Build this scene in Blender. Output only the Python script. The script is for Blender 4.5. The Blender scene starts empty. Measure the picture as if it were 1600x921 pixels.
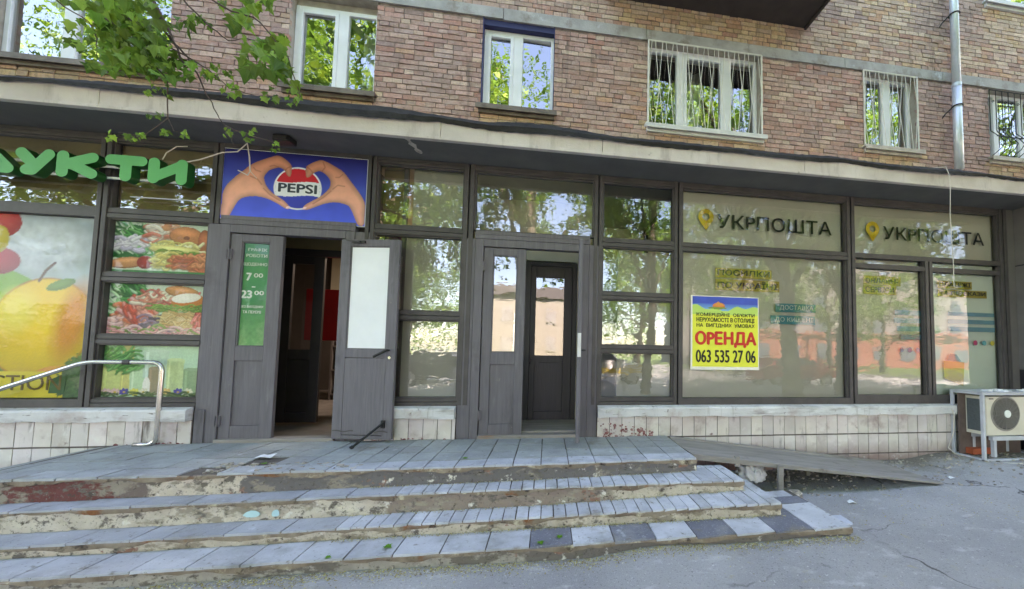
import bpy, bmesh, math, random
import numpy as np
from mathutils import Vector, Matrix
random.seed(7)
R = math.radians
SC = bpy.context.scene
COL = SC.collection

# ------------------------------------------------------------------ camera
cd = bpy.data.cameras.new('camera')
cam = bpy.data.objects.new('camera', cd)
COL.objects.link(cam)
right = Vector((0.98946, -0.14372, 0.01668)); fwd = Vector((0.14358, 0.98825, 0.05393))
right = Vector((math.cos(R(8.26690)), -math.sin(R(8.26690)), 0))
yw, pt, rl = R(8.26690), R(3.09171), R(0.96583)
fwd = Vector((math.sin(yw)*math.cos(pt), math.cos(yw)*math.cos(pt), math.sin(pt)))
upv = right.cross(fwd)
rr = math.cos(rl)*right + math.sin(rl)*upv
uu = -math.sin(rl)*right + math.cos(rl)*upv
m = Matrix((( rr.x, uu.x, -fwd.x, 0), (rr.y, uu.y, -fwd.y, -4.45), (rr.z, uu.z, -fwd.z, 1.02), (0, 0, 0, 1)))
cam.matrix_world = m
cd.sensor_fit = 'HORIZONTAL'; cd.sensor_width = 36.0
cd.lens = 36.0*580.0/1600.0
cd.shift_x = (800-940.141)/1600.0
cd.shift_y = (516.756-460.5)/1600.0
cd.clip_start = 0.05; cd.clip_end = 1000
SC.camera = cam
SC.cycles.use_denoising = True; SC.cycles.sample_clamp_indirect = 1.0; SC.cycles.adaptive_threshold = 0.0015; SC.cycles.diffuse_bounces = 3; SC.cycles.glossy_bounces = 3

# ------------------------------------------------------------------ sky, sun, exposure
SUN_EL, SUN_AZ = R(50), R(24)          # behind the building, slightly to the right
w = bpy.data.worlds.new('World'); SC.world = w; w.use_nodes = True
nt = w.node_tree
sk = nt.nodes.new('ShaderNodeTexSky'); sk.sky_type = 'NISHITA'; sk.sun_disc = False
sk.sun_elevation = SUN_EL; sk.sun_rotation = SUN_AZ
sk.air_density = 1.0; sk.dust_density = 0.9; sk.ozone_density = 2.0
nt.nodes['Background'].inputs[1].default_value = 0.12
nt.links.new(sk.outputs[0], nt.nodes['Background'].inputs[0])
sl = bpy.data.lights.new('sun', 'SUN'); sl.energy = 4.5; sl.angle = R(0.5); sl.color = (1.0, 0.97, 0.92)
so = bpy.data.objects.new('sun', sl); COL.objects.link(so)
sd = Vector((math.sin(SUN_AZ)*math.cos(SUN_EL), math.cos(SUN_AZ)*math.cos(SUN_EL), math.sin(SUN_EL)))
so.rotation_euler = sd.to_track_quat('Z', 'Y').to_euler(); so.location = (0, 20, 30)
vs = SC.view_settings
vs.view_transform = 'Standard'; vs.look = 'None'; vs.gamma = 1.0; vs.use_curve_mapping = False
vs.exposure = 3.5
vs.use_white_balance = True; vs.white_balance_temperature = 7800; vs.white_balance_tint = 24

# ------------------------------------------------------------------ helpers
def S(r, g, b):
    def f(c):
        c /= 255.0
        return c/12.92 if c <= 0.04045 else ((c+0.055)/1.055)**2.4
    return (f(r), f(g), f(b), 1.0)

class MB:
    def __init__(s): s.v = []; s.f = []; s.mi = []; s.c = []
    def face(s, pts, mi=0, col=None):
        n = len(s.v); s.v += [tuple(p) for p in pts]; s.f.append(tuple(range(n, n+len(pts)))); s.mi.append(mi); s.c.append(col)
    def box(s, x0, x1, y0, y1, z0, z1, mi=0, col=None, j=0.0, skip=''):
        n = len(s.v)
        for x in (x0, x1):
            for y in (y0, y1):
                for z in (z0, z1):
                    s.v.append((x+random.uniform(-j, j), y+random.uniform(-j, j), z+random.uniform(-j, j)) if j else (x, y, z))
        for k, q in (('l', (0, 1, 3, 2)), ('r', (4, 6, 7, 5)), ('f', (0, 4, 5, 1)), ('b', (2, 3, 7, 6)), ('d', (0, 2, 6, 4)), ('u', (1, 5, 7, 3))):
            if k in skip: continue
            s.f.append(tuple(n+i for i in q)); s.mi.append(mi); s.c.append(col)
    def prism(s, poly, y0, y1, mi=0, col=None):          # polygon in (x, z), counter-clockwise seen from -y
        n = len(poly); a = len(s.v)
        s.v += [(x, y0, z) for x, z in poly] + [(x, y1, z) for x, z in poly]
        s.f.append(tuple(range(a, a+n))); s.f.append(tuple(range(a+2*n-1, a+n-1, -1))); s.mi += [mi, mi]; s.c += [col, col]
        for i in range(n):
            k = (i+1) % n
            s.f.append((a+i, a+n+i, a+n+k, a+k)); s.mi.append(mi); s.c.append(col)
    def tube(s, pts, r, n=8, mi=0, cap=True, col=None):
        pts = [Vector(p) for p in pts]; a = len(s.v); rad = r if isinstance(r, (list, tuple)) else [r]*len(pts)
        ref = Vector((0.13, 0.31, 0.94))
        for i, p in enumerate(pts):
            t = (pts[min(i+1, len(pts)-1)]-pts[max(i-1, 0)]).normalized()
            if abs(t.dot(ref)) > 0.95: ref = Vector((0.9, 0.2, 0.1))
            e = t.cross(ref).normalized(); g = t.cross(e); ref = -t.cross(e).cross(t) if False else ref
            for k in range(n):
                an = 2*math.pi*k/n
                s.v.append(tuple(p+e*(rad[i]*math.cos(an))+g*(rad[i]*math.sin(an))))
        for i in range(len(pts)-1):
            for k in range(n):
                k2 = (k+1) % n
                s.f.append((a+i*n+k, a+i*n+k2, a+(i+1)*n+k2, a+(i+1)*n+k)); s.mi.append(mi); s.c.append(col)
        if cap:
            s.f.append(tuple(a+k for k in range(n))[::-1]); s.f.append(tuple(a+(len(pts)-1)*n+k for k in range(n))); s.mi += [mi, mi]; s.c += [col, col]
    def disc(s, x, z, r, y0, y1, n=24, mi=0, col=None):
        s.prism([(x+r*math.cos(2*math.pi*k/n), z+r*math.sin(2*math.pi*k/n)) for k in range(n)], y0, y1, mi, col)
    def grid(s, fn, nu, nv, mi=0, col=None):
        a = len(s.v)
        for i in range(nu+1):
            for j in range(nv+1): s.v.append(tuple(fn(i/nu, j/nv)))
        for i in range(nu):
            for j in range(nv):
                b = a+i*(nv+1)+j
                s.f.append((b, b+nv+1, b+nv+2, b+1)); s.mi.append(mi); s.c.append(col)
    def build(s, name, mats, parent=None, smooth=False, bevel=0.0, xf=None):
        me = bpy.data.meshes.new(name)
        o0 = ORG.get(parent, Vector((0, 0, 0)))
        vv = [Vector(p) for p in s.v]
        if xf: vv = [xf(p) for p in vv]
        me.from_pydata([tuple(p-o0) for p in vv], [], s.f)
        if not isinstance(mats, (list, tuple)): mats = [mats]
        for q in mats: me.materials.append(q)
        me.polygons.foreach_set('material_index', s.mi)
        if any(c is not None for c in s.c):
            ca = me.color_attributes.new('Col', 'FLOAT_COLOR', 'CORNER'); arr = []
            for f, c in zip(s.f, s.c): arr += list(c or (1, 1, 1, 1))*len(f)
            ca.data.foreach_set('color', arr)
        if smooth: me.polygons.foreach_set('use_smooth', [True]*len(s.f))
        me.validate(); me.update()
        o = bpy.data.objects.new(name, me); COL.objects.link(o)
        if parent is not None: o.parent = parent; ORG[o] = o0
        if bevel:
            b = o.modifiers.new('bevel', 'BEVEL'); b.width = bevel; b.segments = 2; b.limit_method = 'ANGLE'
        return o
ORG = {}
def thing(name, label, cat, loc=(0, 0, 0), group=None):
    o = bpy.data.objects.new(name, None); COL.objects.link(o); o.location = loc; o.empty_display_size = 0.1
    ORG[o] = Vector(loc); return tag(o, label, cat, group)
def tag(o, label, cat, group=None):
    o['label'] = label; o['category'] = cat
    if group: o['group'] = group
    return o
def kind(o, k): o['kind'] = k; return o
def single(mb, name, mats, label, cat, loc, group=None, **k):      # a thing that is one mesh, origin at its base
    e = Vector(loc); mb.v = [tuple(Vector(p)-e) for p in mb.v]
    o = mb.build(name, mats, None, **k); o.location = e
    return tag(o, label, cat, group)

# ---- materials
def nodes(name):
    m = bpy.data.materials.new(name); m.use_nodes = True
    n = m.node_tree; b = n.nodes['Principled BSDF']; return m, n, b
def ramp(n, src, stops):
    r = n.nodes.new('ShaderNodeValToRGB'); e = r.color_ramp.elements
    e[0].position, e[0].color = stops[0]; e[1].position, e[1].color = stops[-1]
    for p, c in stops[1:-1]:
        q = e.new(p); q.color = c
    n.links.new(src, r.inputs[0]); return r.outputs[0]
def noise(n, co, scale, detail=4, rough=0.6, stretch=None, off=0.0):
    t = n.nodes.new('ShaderNodeTexNoise'); t.inputs['Scale'].default_value = scale; t.inputs['Detail'].default_value = detail; t.inputs['Roughness'].default_value = rough
    mp = n.nodes.new('ShaderNodeMapping'); mp.inputs['Scale'].default_value = stretch or (1, 1, 1); mp.inputs['Location'].default_value = (off, off*1.7, off*0.6)
    n.links.new(co, mp.inputs[0]); n.links.new(mp.outputs[0], t.inputs[0]); return t.outputs[0]
def mixc(n, fac, a, b, mode='MIX'):
    x = n.nodes.new('ShaderNodeMix'); x.data_type = 'RGBA'; x.blend_type = mode
    for s_, v in ((0, fac), (6, a), (7, b)):
        if hasattr(v, 'is_linked'): n.links.new(v, x.inputs[s_])
        else: x.inputs[s_].default_value = v
    return x.outputs[2]
W1 = (1, 1, 1, 1); K0 = (0, 0, 0, 1)
def M(name, stops, scale=6, rough=0.7, bump=0.0, bscale=40, stretch=None, metal=0.0, layers=(), vcol=False, spec=0.5, bstretch=None, detail=5, bands=()):
    """stops: base colour ramp over noise; layers: (colour, scale, lo, hi, stretch) patches laid over it"""
    m, n, b = nodes(name)
    co = n.nodes.new('ShaderNodeNewGeometry').outputs['Position']
    c = ramp(n, noise(n, co, scale, detail, 0.6, stretch), stops) if len(stops) > 1 else None
    if c is None:
        g = n.nodes.new('ShaderNodeRGB'); g.outputs[0].default_value = stops[0][1]; c = g.outputs[0]
    if vcol:
        a = n.nodes.new('ShaderNodeVertexColor'); a.layer_name = 'Col'; c = mixc(n, 1.0, a.outputs[0], c, 'MULTIPLY')
    if bands:
        sx = n.nodes.new('ShaderNodeSeparateXYZ'); n.links.new(co, sx.inputs[0])
        for i, (bc, ax, thr, sg, amp, nsc, soft) in enumerate(bands):
            m1 = n.nodes.new('ShaderNodeMath'); m1.operation = 'MULTIPLY_ADD'; n.links.new(sx.outputs[ax], m1.inputs[0]); m1.inputs[1].default_value = sg; m1.inputs[2].default_value = -sg*thr-amp
            m2 = n.nodes.new('ShaderNodeMath'); m2.operation = 'MULTIPLY_ADD'; n.links.new(noise(n, co, nsc, 6, .65, None, 1.3*i+.4), m2.inputs[0]); m2.inputs[1].default_value = 2*amp; n.links.new(m1.outputs[0], m2.inputs[2])
            c = mixc(n, ramp(n, m2.outputs[0], [(0.0, K0), (soft, W1)]), c, bc)
    for i, L in enumerate(layers):
        f = ramp(n, noise(n, co, L[1], 6, 0.65, L[4] if len(L) > 4 else None, 3.1*(i+1)), [(L[2], K0), (L[3], W1)])
        c = mixc(n, f, c, L[0])
    n.links.new(c, b.inputs['Base Color'])
    b.inputs['Roughness'].default_value = rough; b.inputs['Metallic'].default_value = metal; b.inputs['Specular IOR Level'].default_value = spec
    if bump:
        bp = n.nodes.new('ShaderNodeBump'); bp.inputs['Strength'].default_value = bump; bp.inputs['Distance'].default_value = 0.01
        n.links.new(noise(n, co, bscale, 5, 0.65, bstretch or stretch), bp.inputs['Height']); n.links.new(bp.outputs[0], b.inputs['Normal'])
    return m
def flat(name, c, rough=0.6, **k): return M(name, [(0.35, tuple(x*0.9 for x in c[:3])+(1,)), (0.65, tuple(min(1, x*1.06) for x in c[:3])+(1,))], scale=9, rough=rough, **k)
def glass(name, k=2.0, base=0.03, wave=0.012, wscale=(1.2, 1, 3.0), tint=(0.93, 0.95, 0.94, 1)):
    m, n, b = nodes(name); n.nodes.remove(b)
    co = n.nodes.new('ShaderNodeNewGeometry').outputs['Position']
    fr = n.nodes.new('ShaderNodeFresnel'); fr.inputs[0].default_value = 1.5
    ma = n.nodes.new('ShaderNodeMath'); ma.operation = 'MULTIPLY_ADD'; ma.use_clamp = True
    ma.inputs[1].default_value = k; ma.inputs[2].default_value = base; n.links.new(fr.outputs[0], ma.inputs[0])
    g = n.nodes.new('ShaderNodeBsdfGlossy'); g.inputs['Roughness'].default_value = 0.0; g.inputs['Color'].default_value = (1, 1, 1, 1)
    t = n.nodes.new('ShaderNodeBsdfTransparent'); t.inputs[0].default_value = tint
    bp = n.nodes.new('ShaderNodeBump'); bp.inputs['Strength'].default_value = 1.0; bp.inputs['Distance'].default_value = wave
    n.links.new(noise(n, co, 2.2, 3, 0.55, wscale), bp.inputs['Height']); n.links.new(bp.outputs[0], g.inputs['Normal'])
    x = n.nodes.new('ShaderNodeMixShader'); n.links.new(ma.outputs[0], x.inputs[0]); n.links.new(t.outputs[0], x.inputs[1]); n.links.new(g.outputs[0], x.inputs[2])
    n.links.new(x.outputs[0], n.nodes['Material Output'].inputs[0]); return m
def leafmat(name, c1, c2, tr=0.45):
    m, n, b = nodes(name)
    co = n.nodes.new('ShaderNodeNewGeometry').outputs['Position']
    a = n.nodes.new('ShaderNodeVertexColor'); a.layer_name = 'Col'
    c = mixc(n, 1.0, a.outputs[0], ramp(n, noise(n, co, 5, 3), [(0.35, c1), (0.65, c2)]), 'MULTIPLY')
    n.links.new(c, b.inputs['Base Color']); b.inputs['Roughness'].default_value = 0.5
    t = n.nodes.new('ShaderNodeBsdfTranslucent'); n.links.new(c, t.inputs[0])
    x = n.nodes.new('ShaderNodeMixShader'); x.inputs[0].default_value = tr
    n.links.new(b.outputs[0], x.inputs[1]); n.links.new(t.outputs[0], x.inputs[2]); n.links.new(x.outputs[0], n.nodes['Material Output'].inputs[0]); return m
def printmat(name, rough=0.45):
    m, n, b = nodes(name)
    a = n.nodes.new('ShaderNodeVertexColor'); a.layer_name = 'Col'
    n.links.new(a.outputs[0], b.inputs['Base Color']); b.inputs['Roughness'].default_value = rough; return m

mt = {}
mt['paint'] = M('grey_door_paint', [(0.3, S(91, 88, 93)), (0.7, S(108, 104, 110))], scale=7, rough=0.55, bump=0.25, bscale=14, stretch=(6, 6, 0.35), layers=[(S(128, 126, 128), 3.0, 0.60, 0.85, (3, 3, 0.6)), (S(70, 66, 70), 2.0, 0.60, 0.76, (2, 2, 0.5)), (S(150, 146, 144), 34, .69, .74), (S(58, 54, 56), 1.1, .60, .80), (S(134, 128, 122), 12, .68, .75)])
mt['frame'] = M('shopfront_frame_paint', [(0.3, S(62, 58, 58)), (0.7, S(80, 75, 74))], scale=5, rough=0.5, bump=0.2, bscale=20, layers=[(S(120, 115, 110), 7, 0.68, 0.80), (S(45, 40, 40), 4, 0.6, 0.75), (S(130, 124, 118), 40, .68, .74)])
mt['frame_dark'] = flat('frame_groove', S(30, 28, 28))
mt['darkpaint'] = M('dark_inner_door_paint', [(0.3, S(52, 48, 52)), (0.7, S(66, 62, 66))], scale=6, rough=0.5, bump=0.2, bscale=14, stretch=(6, 6, 0.35))
mt['innerdark'] = M('black_brown_door_paint', [(0.3, S(40, 36, 38)), (0.7, S(50, 46, 48))], scale=6, rough=0.5)
mt['black'] = flat('black_paint', S(24, 23, 25), rough=0.4)
mt['brick'] = M('brick_faces', [(0.25, S(205, 200, 196)), (0.5, S(240, 238, 235)), (0.75, S(255, 255, 255))], scale=26, rough=0.9, bump=0.6, bscale=70, vcol=True, layers=[(S(160, 138, 130), 1.6, 0.54, 0.80), (S(190, 168, 158), 9, 0.52, 0.78), (S(104, 88, 84), 30, 0.64, 0.80), (S(118, 104, 98), 5, 0.66, 0.82), (S(112, 96, 88), 1.7, .56, .74, (3, 1, .3)), (S(84, 72, 66), 60, .60, .72)])
mt['mortar'] = M('brick_mortar', [(0.3, S(98, 84, 78)), (0.7, S(138, 120, 112))], scale=14, rough=0.95, bump=0.8, bscale=60, layers=[(S(180, 156, 148), 4, 0.5, 0.72), (S(92, 80, 74), 7, 0.62, 0.75)])
mt['concrete'] = M('belt_concrete', [(0.3, S(150, 147, 143)), (0.7, S(180, 178, 174))], scale=4, rough=0.9, bump=0.5, bscale=50, layers=[(S(122, 112, 100), 2.5, 0.52, 0.7), (S(195, 200, 205), 3.3, 0.6, 0.7)])
mt['fascia'] = M('dusty_fascia_paint', [(0.3, S(192, 182, 174)), (0.7, S(212, 203, 196))], scale=3, rough=0.9, bump=0.3, bscale=40, layers=[(S(146, 134, 126), 2.4, 0.55, 0.8, (2.5, 1, 0.4)), (S(205, 200, 192), 6, 0.64, 0.8, (2, 1, 0.3)), (S(105, 92, 82), 9, 0.66, 0.8)])
mt['soffit'] = M('grey_soffit_paint', [(0.3, S(88, 88, 86)), (0.7, S(104, 103, 100))], scale=2.5, rough=0.85, bump=0.25, bscale=20, layers=[(S(126, 120, 112), 5, 0.68, 0.8)])
mt['felt'] = M('bitumen_felt', [(0.3, S(24, 23, 23)), (0.7, S(48, 46, 44))], scale=8, rough=0.85, bump=0.7, bscale=25)
mt['white'] = M('white_window_plastic', [(0.3, S(222, 224, 226)), (0.7, S(238, 240, 242))], scale=3, rough=0.35)
mt['blue'] = flat('dark_blue_reveal', S(40, 44, 92))
mt['reveal'] = M('grey_reveal_plaster', [(0.3, S(150, 140, 128)), (0.7, S(185, 176, 164))], scale=6, rough=0.9, bump=0.4, bscale=40)
mt['sill'] = M('rusty_tin_sill', [(0.3, S(96, 84, 74)), (0.7, S(130, 118, 106))], scale=6, rough=0.6, metal=0.2, layers=[(S(70, 58, 50), 5, 0.55, 0.75)])
mt['tinlight'] = M('pale_tin_sill', [(0.3, S(196, 196, 192)), (0.7, S(218, 218, 214))], scale=5, rough=0.55, layers=[(S(130, 118, 105), 6, 0.62, 0.8)])
mt['stonesill'] = M('old_painted_sill', [(0.3, S(172, 162, 150)), (0.7, S(205, 198, 188))], scale=6, rough=0.9, bump=0.5, bscale=30, layers=[(S(110, 95, 82), 7, 0.58, 0.72)])
mt['whitewash'] = M('whitewashed_concrete', [(0.3, S(196, 195, 194)), (0.7, S(222, 222, 222))], scale=3, rough=0.9, bump=0.35, bscale=45, layers=[(S(150, 146, 142), 4, 0.54, 0.72, (0.5, 1, 3)), (S(120, 112, 106), 14, 0.62, 0.72), (S(170, 150, 146), 2.2, 0.58, 0.75), (S(96, 88, 82), 5, .66, .70, (1, 1, 6)), (S(134, 126, 120), 2.4, .60, .78, (4, 1, .4))])
mt['walltile'] = M('glazed_wall_tiles', [(0.3, S(204, 197, 193)), (0.7, S(228, 223, 219))], scale=2.2, rough=0.55, vcol=True, bump=0.15, bscale=40, bands=[(S(150, 128, 122), 2, -.10, -1, .16, 3.0, .25)], layers=[(S(158, 134, 130), 3.2, 0.56, 0.78), (S(124, 92, 90), 9, 0.66, 0.74), (S(232, 230, 226), 5, 0.58, 0.78), (S(112, 102, 96), 2.6, .60, .74, (3, 1, .5))])
mt['grout'] = M('dark_grout', [(0.3, S(88, 80, 76)), (0.7, S(120, 110, 104))], scale=14, rough=0.95)
mt['redpaint_patch'] = M('peeling_red_patch', [(0.3, S(110, 48, 52)), (0.7, S(170, 120, 118))], scale=16, rough=0.9, layers=[(S(214, 204, 200), 12, 0.5, 0.62)])
mt['asphalt'] = M('old_asphalt', bands=[(S(132, 124, 112), 1, -.55, 1, .7, 1.6, .5), (S(120, 114, 104), 1, -.25, 1, .25, 3.0, .4)], stops=[(0.25, S(158, 157, 158)), (0.75, S(182, 181, 181))], scale=1.1, rough=0.92, bump=1.0, bscale=110, spec=0.25, layers=[(S(152, 151, 153), 0.7, 0.48, 0.72), (S(226, 225, 224), 38, 0.62, 0.72), (S(112, 111, 114), 60, 0.58, 0.70), (S(212, 211, 212), 3.0, 0.58, 0.78, (1, 2, 1)), (S(168, 160, 142), 3.2, 0.62, 0.85), (S(124, 123, 124), 9, 0.64, 0.74), (S(214, 214, 214), 120, .60, .70), (S(120, 119, 120), 140, .60, .70), (S(176, 168, 146), 6, .62, .72, (1, 1, 1))])
mt['tile'] = M('worn_paving_tile', [(0.3, S(198, 201, 208)), (0.7, S(228, 231, 238))], scale=4, rough=0.7, bump=0.35, bscale=60, vcol=True, layers=[(S(142, 144, 144), 3.0, 0.50, 0.72), (S(118, 112, 102), 14, 0.60, 0.72), (S(206, 210, 218), 7, 0.62, 0.8), (S(92, 88, 80), 40, 0.62, 0.72), (S(132, 124, 110), 2.1, .60, .75), (S(176, 178, 182), 75, .58, .7)])
mt['bed'] = M('tile_bed_mortar', [(0.3, S(74, 68, 62)), (0.7, S(108, 100, 92))], scale=9, rough=.95, bump=.8, bscale=30)
def riser(name, a, b, p1, off, bands=()):
    return M(name, [(0.3, a), (0.7, b)], scale=5+off, rough=0.95, bump=1.0, bscale=22+off, bands=bands, layers=[(p1, 3.1+off*0.2, 0.54, 0.60, (1, 1, 2)), (S(112, 104, 96), 9+off, 0.56, 0.63, (1, 1, 1.5)), (S(150, 112, 96), 4.1+off*0.3, 0.63, 0.67, (1, 1, 1.6)), (S(84, 76, 68), 26, 0.58, 0.68), (S(218, 212, 200), 7.4, 0.61, 0.66), (S(62, 56, 50), 3.7, 0.655, 0.675, (1, 1, 6)), (S(128, 122, 112), 60, 0.58, 0.70)])
mt['riser'] = [riser('riser_peeling_paint', S(186, 172, 156), S(214, 202, 186), S(150, 140, 126), 0.0, [(S(112, 107, 106), 0, -2.3, 1, .9, 2.6, .05), (S(118, 104, 98), 0, -2.95, -1, .5, 2.2, .06), (S(114, 66, 62), 0, -3.15, -1, 1.0, 1.9, .05)]),
               riser('riser_cream_concrete', S(186, 174, 158), S(214, 204, 188), S(158, 148, 132), 1.0, [(S(148, 132, 120), 0, -1.25, 1, .35, 2.5, .06), (S(198, 186, 168), 0, .55, 1, .4, 2.2, .06)]),
               riser('riser_cream_worn', S(184, 172, 154), S(212, 200, 182), S(152, 140, 122), 2.0),
               riser('riser_dirty_concrete', S(152, 145, 134), S(182, 174, 162), S(120, 112, 102), 3.0, [(S(116, 108, 102), 0, -.2, 1, .8, 2.0, .1)])]
mt['riser'] += [riser('landing_side_grey_paint', S(108, 104, 103), S(124, 120, 118), S(150, 142, 130), 0.7)]
mt['lip'] = M('rusty_nosing', [(0.3, S(110, 92, 78)), (0.7, S(160, 146, 126))], scale=6, rough=0.95, bump=1.0, bscale=30, layers=[(S(132, 84, 52), 3.2, 0.58, 0.68), (S(196, 186, 160), 5.2, 0.58, 0.66), (S(62, 52, 46), 9, 0.58, 0.68)])
mt['plank'] = M('weathered_ramp_sheet', [(0.3, S(128, 122, 116)), (0.7, S(156, 150, 143))], scale=4, rough=0.9, bump=0.5, bscale=26, stretch=(0.5, 3, 3), layers=[(S(150, 116, 92), 3, 0.66, 0.76, (0.5, 2, 2)), (S(98, 90, 82), 5, 0.6, 0.75)])
mt['steel'] = M('polished_rail_steel', [(0.3, S(196, 192, 186)), (0.7, S(214, 210, 205))], scale=5, rough=0.22, metal=0.9)
mt['zinc'] = M('zinc_drainpipe', [(0.3, S(206, 216, 222)), (0.7, S(228, 236, 240))], scale=3, rough=0.35, metal=0.35, layers=[(S(160, 170, 176), 6, 0.6, 0.8, (2, 2, 0.3))])
mt['cage'] = M('grey_angle_iron', [(0.3, S(176, 179, 184)), (0.7, S(196, 199, 204))], scale=6, rough=0.6, layers=[(S(120, 110, 104), 8, 0.64, 0.8)])
mt['acbody'] = M('aged_cream_casing', [(0.3, S(206, 200, 180)), (0.7, S(220, 214, 196))], scale=4, rough=0.5, layers=[(S(176, 164, 140), 3, 0.58, 0.8)])
mt['acdark'] = flat('fan_cavity', S(66, 64, 62))
mt['acgrille'] = flat('fan_guard_wire', S(150, 144, 134))
mt['coil'] = M('coil_fins', [(0.3, S(70, 76, 76)), (0.7, S(96, 104, 104))], scale=40, rough=0.6, stretch=(1, 1, 6))
mt['brownwall'] = M('shaded_brown_wall', [(0.3, S(88, 72, 66)), (0.7, S(116, 98, 90))], scale=5, rough=0.8)  # brown wall tone with the cage's inner shade put into it
mt['pier'] = M('pier_grey_sheet', [(0.3, S(96, 92, 90)), (0.7, S(112, 107, 104))], scale=3, rough=0.5)
mt['pierdark'] = flat('pier_black_sheet', S(34, 33, 38), rough=0.3)
mt['green'] = M('sign_green_face', [(0.3, S(76, 170, 98)), (0.7, S(82, 178, 106))], scale=2, rough=0.4)
mt['greenside'] = flat('sign_green_side', S(10, 84, 34), rough=0.35)
mt['cream'] = M('cream_interior_wall', [(0.3, S(206, 200, 178)), (0.7, S(222, 216, 196))], scale=1.5, rough=0.9)
mt['floorin'] = M('interior_floor', [(0.3, S(96, 90, 84)), (0.7, S(120, 114, 108))], scale=6, rough=0.6)
mt['room'] = M('dim_room_wall', [(0.3, S(72, 64, 58)), (0.7, S(88, 80, 74))], scale=1.5, rough=0.9)
mt['film'] = M('pale_window_film', [(0.3, S(184, 180, 166)), (0.7, S(196, 192, 178))], scale=1.5, rough=0.8)
mt['filmgreen'] = M('pale_green_film', [(0.3, S(206, 216, 204)), (0.7, S(214, 224, 212))], scale=1.5, rough=0.8)
mt['kraft'] = M('brown_backing_paper', [(0.3, S(140, 122, 84)), (0.7, S(158, 140, 100))], scale=2, rough=0.85, layers=[(S(120, 102, 70), 1.4, 0.55, 0.75)])
mt['whitefilm'] = M('matt_white_film', [(0.3, S(226, 230, 232)), (0.7, S(236, 240, 242))], scale=3, rough=0.5)
mt['curtain'] = M('net_curtain', [(0.3, S(176, 180, 168)), (0.7, S(214, 218, 206))], scale=3, rough=0.9, stretch=(8, 8, 0.2))
mt['glass'] = glass('shop_glass', 2.8, 0.07, 0.0016, (1.0, 1, 2.6))
mt['glass_film'] = glass('film_backed_glass', 1.55, 0.01, 0.0014, (1.0, 1, 2.6))
mt['glass_still'] = glass('door_glass', 2.6, 0.06, 0.0008)
mt['glass_poster'] = glass('poster_glass', 0.45, 0.0, 0.0015)
mt['glass_up'] = glass('flat_window_glass', 3.4, 0.16, 0.0028, (1.2, 1, 1.2))
mt['wire'] = flat('white_cable', S(214, 206, 192)); mt['iron'] = flat('black_iron', S(30, 29, 30), rough=0.5)
mt['grille_white'] = flat('white_grille_paint', S(222, 220, 210))
mt['teal'] = flat('teal_print', S(58, 140, 146)); mt['teal2'] = flat('blue_teal_print', S(104, 154, 170))
mt['ink'] = flat('black_lettering', S(26, 26, 22)); mt['inkwhite'] = flat('white_lettering', S(236, 240, 232))
mt['olive'] = flat('yellow_highlight', S(172, 154, 52)); mt['pin'] = flat('yellow_pin', S(214, 182, 44))
mt['red'] = flat('red_lettering', S(222, 52, 40)); mt['redkiosk'] = flat('red_stand', S(170, 24, 32), rough=0.35)
mt['logoink'] = flat('slate_lettering', S(52, 62, 72))
mt['print'] = printmat('printed_paper'); mt['printgloss'] = printmat('printed_banner', 0.4)
mt['bark'] = M('maple_bark', [(0.3, S(64, 56, 48)), (0.7, S(110, 100, 88))], scale=9, rough=0.95, bump=1.0, bscale=14, stretch=(3, 3, 0.5))
mt['twig'] = flat('brown_twig', S(84, 68, 62), rough=0.8)
mt['leaf'] = leafmat('maple_leaf', S(96, 134, 56), S(138, 172, 74), 0.42)
mt['bag'] = M('thin_plastic_bag', [(0.3, S(206, 204, 202)), (0.7, S(232, 230, 228))], scale=9, rough=0.35, bump=0.8, bscale=18)

# ------------------------------------------------------------------ ground
CP = [(5.5, 0, -.29), (4.48, 0, -.37), (2.81, 0, -.46), (2.2, -.6, -.43), (4.3, -.95, -.375), (1.1, -1.75, -.41), (2.3, -1.75, -.375), (0, -1.7, -.50), (-2.9, -1.67, -.50),
      (-5, -1.7, -.50), (3, -2.4, -.43), (7, -.5, -.28), (0, -6, -.56), (8, -6, -.47), (-8, -6, -.6), (-8, 0, -.5), (14, 0, -.25), (0, -3, -.52), (3.2, -.45, -.43)]
def ground_z(x, y):
    a = b = 0.0
    for px, py, pz in CP:
        q = 1.0/((x-px)**2+(y-py)**2+0.05)**1.5; a += q*pz; b += q
    z = a/b
    k = min(1, max(0, (-y-6)/4.0)); k = max(k, min(1, max(0, (abs(x)-10)/6.0)))
    return z*(1-k)-0.62*k
mb = MB()
mb.grid(lambda u, v: ((lambda x, y: (x, y, ground_z(x, y)))(-9+19*u, -8+9*v)), 190, 90)
xs = [-250, -9, 10, 250]; ys = [-250, -8, 1, 120]
for i in range(3):
    for j in range(3):
        if (i, j) != (1, 1): mb.grid(lambda u, v: ((lambda x, y: (x, y, ground_z(x, y)))(xs[i]+(xs[i+1]-xs[i])*u, ys[j]+(ys[j+1]-ys[j])*v)), 20 if i == 1 else 8, 18 if j == 1 else 8)
kind(mb.build('ground', mt['asphalt'], smooth=True), 'structure')
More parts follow.
